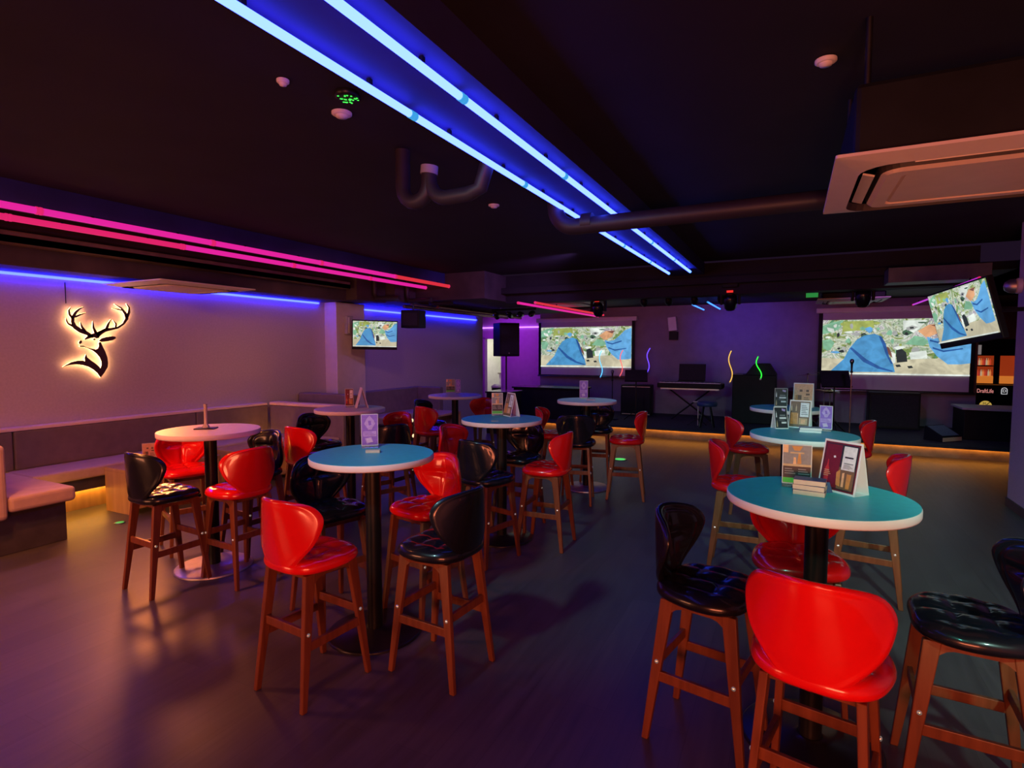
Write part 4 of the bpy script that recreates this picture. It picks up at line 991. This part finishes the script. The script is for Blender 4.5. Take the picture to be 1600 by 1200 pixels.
# equipment case with lid
g = G(1174, 600, 12.0, 1)
t = thing('equipment_case', 'tall black equipment case with sloping lid right of the yellow neon light', 'case', (g.x, 12.1, SZ))
bx(-.33, .45, -.35, .3, 0, .95).build('case_body', M['plastic'], t, .015)
MB().add([(-.1, -.35, .95), (.45, -.35, .95), (.45, .3, .95), (-.1, .3, .95), (.05, -.3, 1.16), (.32, -.3, 1.16), (.32, .25, 1.16), (.05, .25, 1.16)], [(0, 1, 5, 4), (1, 2, 6, 5), (2, 3, 7, 6), (3, 0, 4, 7), (4, 5, 6, 7)]).build('lid', M['cloth'], t, .01)
bx(-.33, -.15, -.352, -.2, .95, .958).build('pale_plate', M['greyp'], t)
# drum kit (behind the cards)
g = G(1208, 640, SZ + .55)
t = thing('drum_kit', 'dark drum kit partly hidden behind the teal table nearest the stage', 'drum kit', (G(1238, 620, 12.25, 1).x, 12.25, SZ)); t.scale = (.82, .82, .82)
drum = lambda r, h, T, nm, m: MB().lathe([(0, 0), (r, 0), (r, h), (0, h)], 28, 0, T, False).build(nm, m, t)
dr_m = mat('maroon_drum_shell', (.06, .01, .03), .25, noise=.1)
drum(.26, .4, Matrix.Translation((.15, -.1, .27)) @ Matrix.Rotation(rad(90), 4, 'X'), 'bass_drum', dr_m)
drum(.17, .16, Matrix.Translation((-.25, -.35, .48)), 'snare_drum', M['steel'])
drum(.14, .2, Matrix.Translation((.0, -.05, .62)) @ Matrix.Rotation(rad(15), 4, 'X'), 'rack_tom', dr_m)
drum(.14, .2, Matrix.Translation((.32, -.05, .62)) @ Matrix.Rotation(rad(15), 4, 'X'), 'rack_tom', dr_m)
drum(.2, .36, Matrix.Translation((.65, -.3, .2)), 'floor_tom', dr_m)
for q, rr_ in (((-.25, -.35), .14), ((.65, -.3), .2)):
    for k_ in range(3):
        an = rad(120 * k_); MB().tube([(q[0] + rr_ * math.cos(an), q[1] + rr_ * math.sin(an), .5 if rr_ < .2 else .3), (q[0] + (rr_ + .04) * math.cos(an), q[1] + (rr_ + .04) * math.sin(an), .005)], .009, 6).build('drum_leg', M['darkmetal'], t)
def cymbal(px_, py_, Y, r, label, tilt=8, two=False):
    g = G(px_, py_, Y, 1); H = g.z - SZ
    t = thing('cymbal_stand', label, 'cymbal', (g.x, g.y, SZ))
    MB().tube([(0, 0, .2), (0, 0, H + .03)], .010, 8).build('pole', M['darkmetal'], t)
    for k_ in range(3):
        an = rad(120 * k_ + 10); MB().tube([(0, 0, .3), (.25 * math.cos(an), .25 * math.sin(an), .01)], .008, 6).build('leg', M['darkmetal'], t)
    m = mat('cymbal_bronze', (.6, .5, .35), .25, metal=1, noise=.1)
    for dz_ in ((0, .03) if two else (0,)):
        MB().lathe([(r, dz_), (r * .3, .012 + dz_), (r * .15, .028 + dz_), (.01, .032 + dz_)], 32, 0, Matrix.Translation((0, 0, H)) @ Matrix.Rotation(rad(tilt), 4, 'Y')).build('cymbal_plate', m, t)
cymbal(1262, 586, 11.3, .17, 'thin cymbal on a stand left of the right music stand', -4)
cymbal(1289, 583, 11.7, .19, 'bright cymbal just behind the right music stand', 3)
cymbal(1297, 613, 11.3, .15, 'lower cymbal pair below the right music stand', 0, True)
# wedge monitor
g = G(1478, 690, SZ)
t = thing('wedge_monitor', 'black wedge monitor speaker with pale front edge on the stage right', 'loudspeaker', (G(1475, 685, 10.9, 1).x, 10.95, SZ), rad(44)); t.scale = (.68, .68, .68)
MB().hexa([(-.3, -.2, 0), (.3, -.2, 0), (.3, .25, 0), (-.3, .25, 0), (-.3, -.19, .12), (.3, -.19, .12), (.3, .22, .34), (-.3, .22, .34)]).build('cabinet', M['plastic'], t, .01)
MB().add([(-.27, -.165, .138), (.27, -.165, .138), (.27, .185, .326), (-.27, .185, .326)], [(0, 1, 2, 3)]).build('grille', mat('blue_grey_grille', (.10, .16, .22), .6, noise=.3, scale=60), t)
MB().box(-.3, .3, -.205, -.198, .01, .10).build('pale_edge', M['pk_cream'], t)
# right black counter at stage end
g = G(1507, 637, 11.2, 1)
t = thing('corner_counter', 'black counter with curved grey top edge at the right end of the stage', 'counter', (g.x, 11.2, 0))
bx(0, .95, 0, .7, SZ, g.z - .03).build('cabinet', M['plastic'], t, .01)
MB().add([(-.03, -.02, g.z - .03), (.25, -.07, g.z - .03), (.97, -.12, g.z - .03), (.97, .72, g.z - .03), (-.03, .72, g.z - .03), (-.03, -.02, g.z), (.25, -.07, g.z), (.97, -.12, g.z), (.97, .72, g.z), (-.03, .72, g.z)],
         [(4, 3, 2, 1, 0), (5, 6, 7, 8, 9), (0, 1, 6, 5), (1, 2, 7, 6), (2, 3, 8, 7), (3, 4, 9, 8), (4, 0, 5, 9)]).build('countertop', M['greyp'], t)

# ================================================================== BAR CORNER (seen past the right wall)
YB = 14.6
def B(px_, py_): return G(px_, py_, YB, 1)
o_ = B(1548, 600)
bar = thing('back_bar_cabinet', 'black back bar cabinet with lit amber shelf seen beside the right wall', 'cabinet', (o_.x, YB, 0))
def lb(px0, py0, px1, py1, d0, d1, name, m, par=bar):
    A, Bq = B(px0, py0), B(px1, py1)
    return MB().box(A.x - o_.x, Bq.x - o_.x, d0, d1, Bq.z, A.z).build(name, m, par)
lb(1518, 601, 1600, 660, 0, .5, 'lower_cabinet', M['plastic'])
lb(1518, 530, 1600, 556, .1, .5, 'upper_cabinet', M['plastic'])
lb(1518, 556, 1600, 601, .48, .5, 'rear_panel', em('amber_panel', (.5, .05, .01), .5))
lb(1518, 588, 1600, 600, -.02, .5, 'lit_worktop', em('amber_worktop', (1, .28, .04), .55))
lb(1554, 540, 1560, 600, -.03, .0, 'post', M['plastic'])
lb(1518, 571, 1556, 573, .15, .5, 'shelf', M['plastic'])
cols = [((.8, .08, .03), 'red'), ((1, .3, .08), 'orange'), ((.7, .5, .3), 'tan'), ((.5, .04, .03), 'dark red')]
for i in range(9):
    cx = 1529 + 2.9 * (i % 9) if i < 9 else 0
    for row, (yb_, h_) in enumerate(((571, 11), (588, 10))):
        A = B(cx, yb_); s_ = B(cx, yb_ - h_).z - A.z
        t = thing('spirit_bottle', '', 'bottle', (A.x, YB + .22, A.z + .002), 0, 'glowing bottles on the back bar shelves')
        t['label'] = ('glowing orange red bottle on the upper shelf of the back bar', 'glowing orange red bottle on the lit worktop of the back bar')[row]
        c_, nm_ = cols[(i * 3 + row) % 4]
        MB().lathe([(.016, 0), (.016, s_ * .6), (.006, s_ * .78), (.006, s_)], 10).build('bottle_body', em('bottle_with_shelf_glow', c_, .6), t)  # emission in the bottle stands in for the shelf light
        MB().lathe([(.007, s_), (.007, s_ * 1.06)], 8).build('cap', M['plastic'], t)
lb(1527, 539, 1535, 554, .08, .095, 'pale_poster', em('poster_pale', (.5, .42, .42), .35))  # faint emission in place of light falling on the poster
def text(s, loc, size, m, rx=90, rz=0, ext=.002, name='lettering', parent=None):
    c = D.curves.new(name, 'FONT'); c.body = s; c.size = size; c.extrude = ext; c.align_x = 'CENTER'; c.align_y = 'CENTER'
    o = D.objects.new(name, c); C.objects.link(o); bpy.context.view_layer.update()
    dg = bpy.context.evaluated_depsgraph_get(); me = D.meshes.new_from_object(o.evaluated_get(dg)); D.objects.remove(o)
    o2 = D.objects.new(name, me); C.objects.link(o2); me.materials.append(m)
    o2.parent = parent; o2.location = loc; o2.rotation_euler = (rad(rx), 0, rad(rz)); return o2
A = B(1539, 611); sgn_m = em('sign_red_white', (1, .35, .32), .7)
t = thing('script_sign', 'red and white script sign on the front of the black back bar', 'sign', (A.x, YB - .01, A.z))
bx(-.19, .19, 0, .006, -.07, .07).build('board', M['plastic'], t)
text('DraftLife', (0, -.004, .0), .095, sgn_m, rz=0, parent=t).scale = (.8, 1.2, 1)
A = B(1569, 611)
t = thing('letter_badge', 'white letter D badge on the black back bar beside the script sign', 'sign', (A.x, YB - .01, A.z))
MB().tube([(-.045, 0, -.06), (-.045, 0, .02)] + arc((0, 0, .02), X_, Z_, .045, 180, 0, 8) + [(.045, 0, -.06), (-.045, 0, -.06)], .006, 6).build('arched_outline', em('sign_white', (.8, .8, .85), .7), t)
text('D', (0, -.004, 0), .08, em('sign_white_b', (.8, .8, .85), .7), parent=t)
A = B(1539.5, 634)
t = thing('round_emblem', 'yellow half round emblem with a dark slash below the script sign', 'sign', (A.x, YB - .012, A.z))
R_ = B(1549.5, 636).x - A.x
pts = [(R_ * math.cos(rad(180 * i / 20)), R_ * math.sin(rad(180 * i / 20))) for i in range(21)]
MB().prism(pts, lambda a, b, d: (a, d, b), .004).build('disc', em('emblem_yellow', (.75, .5, .10), .6), t)
text('M', (-.02, -.003, R_ * .42), .07, M['plastic'], parent=t)
MB().box(-.006, .006, -.004, -.001, -.08, .08, 0, Matrix.Translation((.05, 0, .06)) @ Matrix.Rotation(rad(40), 4, 'Y')).build('slash', M['plastic'], t)
A = B(1566, 639)
t = thing('price_strip', 'pale strip with dark lettering on the black back bar', 'sign', (A.x, YB - .01, A.z))
bx(-.12, .10, 0, .004, -.025, .02).build('strip', M['greyp'], t)
b = MB()
for i, w_ in enumerate((.018, .026, .014, .03, .022)): b.box(-.095 + i * .038, -.095 + i * .038 + w_, -.002, 0, -.014, .009)
b.build('lettering', M['plastic'], t)

# ================================================================== SPOTS OF GREEN LIGHT modelled as glowing discs on the floor
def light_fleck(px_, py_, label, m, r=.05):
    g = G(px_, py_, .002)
    t = thing('floor_light_spot', label, 'light', tuple(g))
    MB().lathe([(r, 0), (r * .9, .006), (0, .008)], 16).build('lens', m, t)  # glowing disc in place of light thrown on the floor
    MB().lathe([(r * 1.15, 0), (r * 1.15, .005), (r, .006)], 16).build('ring', M['darkmetal'], t)  # made-up rim around the light spot, no fitting there
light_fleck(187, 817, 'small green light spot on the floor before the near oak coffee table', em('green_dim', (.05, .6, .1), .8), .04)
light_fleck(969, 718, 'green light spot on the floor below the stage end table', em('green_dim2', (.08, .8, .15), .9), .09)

# ================================================================== LIGHTS
def area(name, loc, target, size, col, e, sy=None, spread=180):
    l = D.lights.new(name, 'AREA'); l.energy = e; l.color = col; l.size = size
    if sy: l.shape = 'RECTANGLE'; l.size_y = sy
    l.spread = rad(spread)
    o = D.objects.new(name, l); C.objects.link(o); o.location = loc
    o.rotation_euler = (Vector(target) - Vector(loc)).to_track_quat('-Z', 'Y').to_euler(); return o
def spot(name, loc, target, col, e, ang=60, blend=.8, r=.1):
    l = D.lights.new(name, 'SPOT'); l.energy = e; l.color = col; l.spot_size = rad(ang); l.spot_blend = blend; l.shadow_soft_size = r
    o = D.objects.new(name, l); C.objects.link(o); o.location = loc
    o.rotation_euler = (Vector(target) - Vector(loc)).to_track_quat('-Z', 'Y').to_euler(); return o
# bar lighting behind the camera (warm red)
area('bar_light', (.4, -1.7, .95), (-.2, 3.0, .95), 1.8, (1, .22, .10), 120, .6)
area('bar_light_left', (-4.4, -1.9, 1.1), (-4.4, 3.5, 1.0), 1.8, (1, .32, .15), 70, .8)
# warm downlights over the left seating, with added fill spots among them
spot('bench_downlight', (-3.9, .6, 2.85), (-6.0, 3.6, .3), (1, .40, .18), 150, 80)
spot('left_floor_fill', (-4.3, 1.2, 2.88), (-4.3, 2.2, 0), (1, .24, .06), 260, 105, 1)  # added spot to warm and brighten the left floor
spot('deer_glow_fill', (-6.62, 3.9, 2.1), (-4.0, 2.0, 0), (1, .27, .06), 210, 60, 1, .22)  # added spot standing in for the deer sign's glow on the floor
spot('cassette_fill', (.3, -1.5, .6), (.65, 3.0, 2.4), (1, .5, .3), 110, 30, .8)  # added low spot brightening the underside of the large cassette
spot('bench_cassette_fill', (-4.2, -1.6, .6), (-6.3, 4.1, 2.35), (1, .5, .25), 160, 22, .8)  # added low spot aimed up at the bench cassette to brighten it
spot('near_table_teal_fill', (.1, .3, 2.35), (.4, 3.4, 1.0), (.15, .9, .7), 150, 40, .9)  # added teal spot tinting the nearest right table top
spot('booth_downlight', (-3.6, 4.2, 2.85), (-6.4, 6.4, .6), (1, .45, .25), 80, 75)
spot('far_wall_violet_fill', (-2.6, 7.2, 2.85), (-6.6, 10.0, 1.0), (.5, .24, 1), 120, 80)  # added violet spot brightening the far left wall
D.objects['deer_glow_fill'].data.specular_factor = .5
# added cool spots that tint the table tops and the right hand floor
spot('right_teal_wash', (1.5, .2, 2.6), (1.0, 5.2, 0), (.45, .85, .72), 650, 46, .9)
spot('table_cyan_wash', (-1.9, .2, 2.7), (-1.4, 4.4, .8), (.42, .8, .85), 270, 58, 1)
spot('far_teal_wash', (-1.9, 6.2, 2.8), (-1.9, 7.6, 0), (.25, .7, .7), 25, 90, 1)
spot('stage_blue_wash', (G(1165, 500, 12.8, 1).x - .3, 10.9, 2.45), tuple(G(1165, 505, 12.8, 1)), (.07, .06, 1), 60, 85, 1)
spot('corridor_violet', (-7.2, 13.0, 2.5), (-7.0, 14.5, 1.2), (.55, .05, 1), 75, 130)
spot('kitchen_lamp', (-7.9, 15.6, 2.5), (-7.9, 16.6, .8), (1, .95, .8), 120, 140)
spot('stage_violet', (-2.5, 9.4, 2.4), (-2.0, 12.8, 1.0), (.7, .25, .8), 24, 100)
spot('stage_violet_right', (1.2, 9.4, 2.4), (1.8, 12.8, 1.0), (.6, .2, 1), 24, 100)

w = D.worlds.new('world'); w.use_nodes = True; bpy.context.scene.world = w
w.node_tree.nodes['Background'].inputs['Color'].default_value = (.35, .16, .45, 1)
w.node_tree.nodes['Background'].inputs['Strength'].default_value = .03
sc = bpy.context.scene
sc.view_settings.view_transform = 'Standard'
sc.view_settings.look = 'None'
sc.view_settings.exposure = 0
sc.cycles.use_denoising = True
sc.cycles.max_bounces = 8
sc.cycles.sample_clamp_indirect = 4
sc.cycles.caustics_reflective = False; sc.cycles.caustics_refractive = False
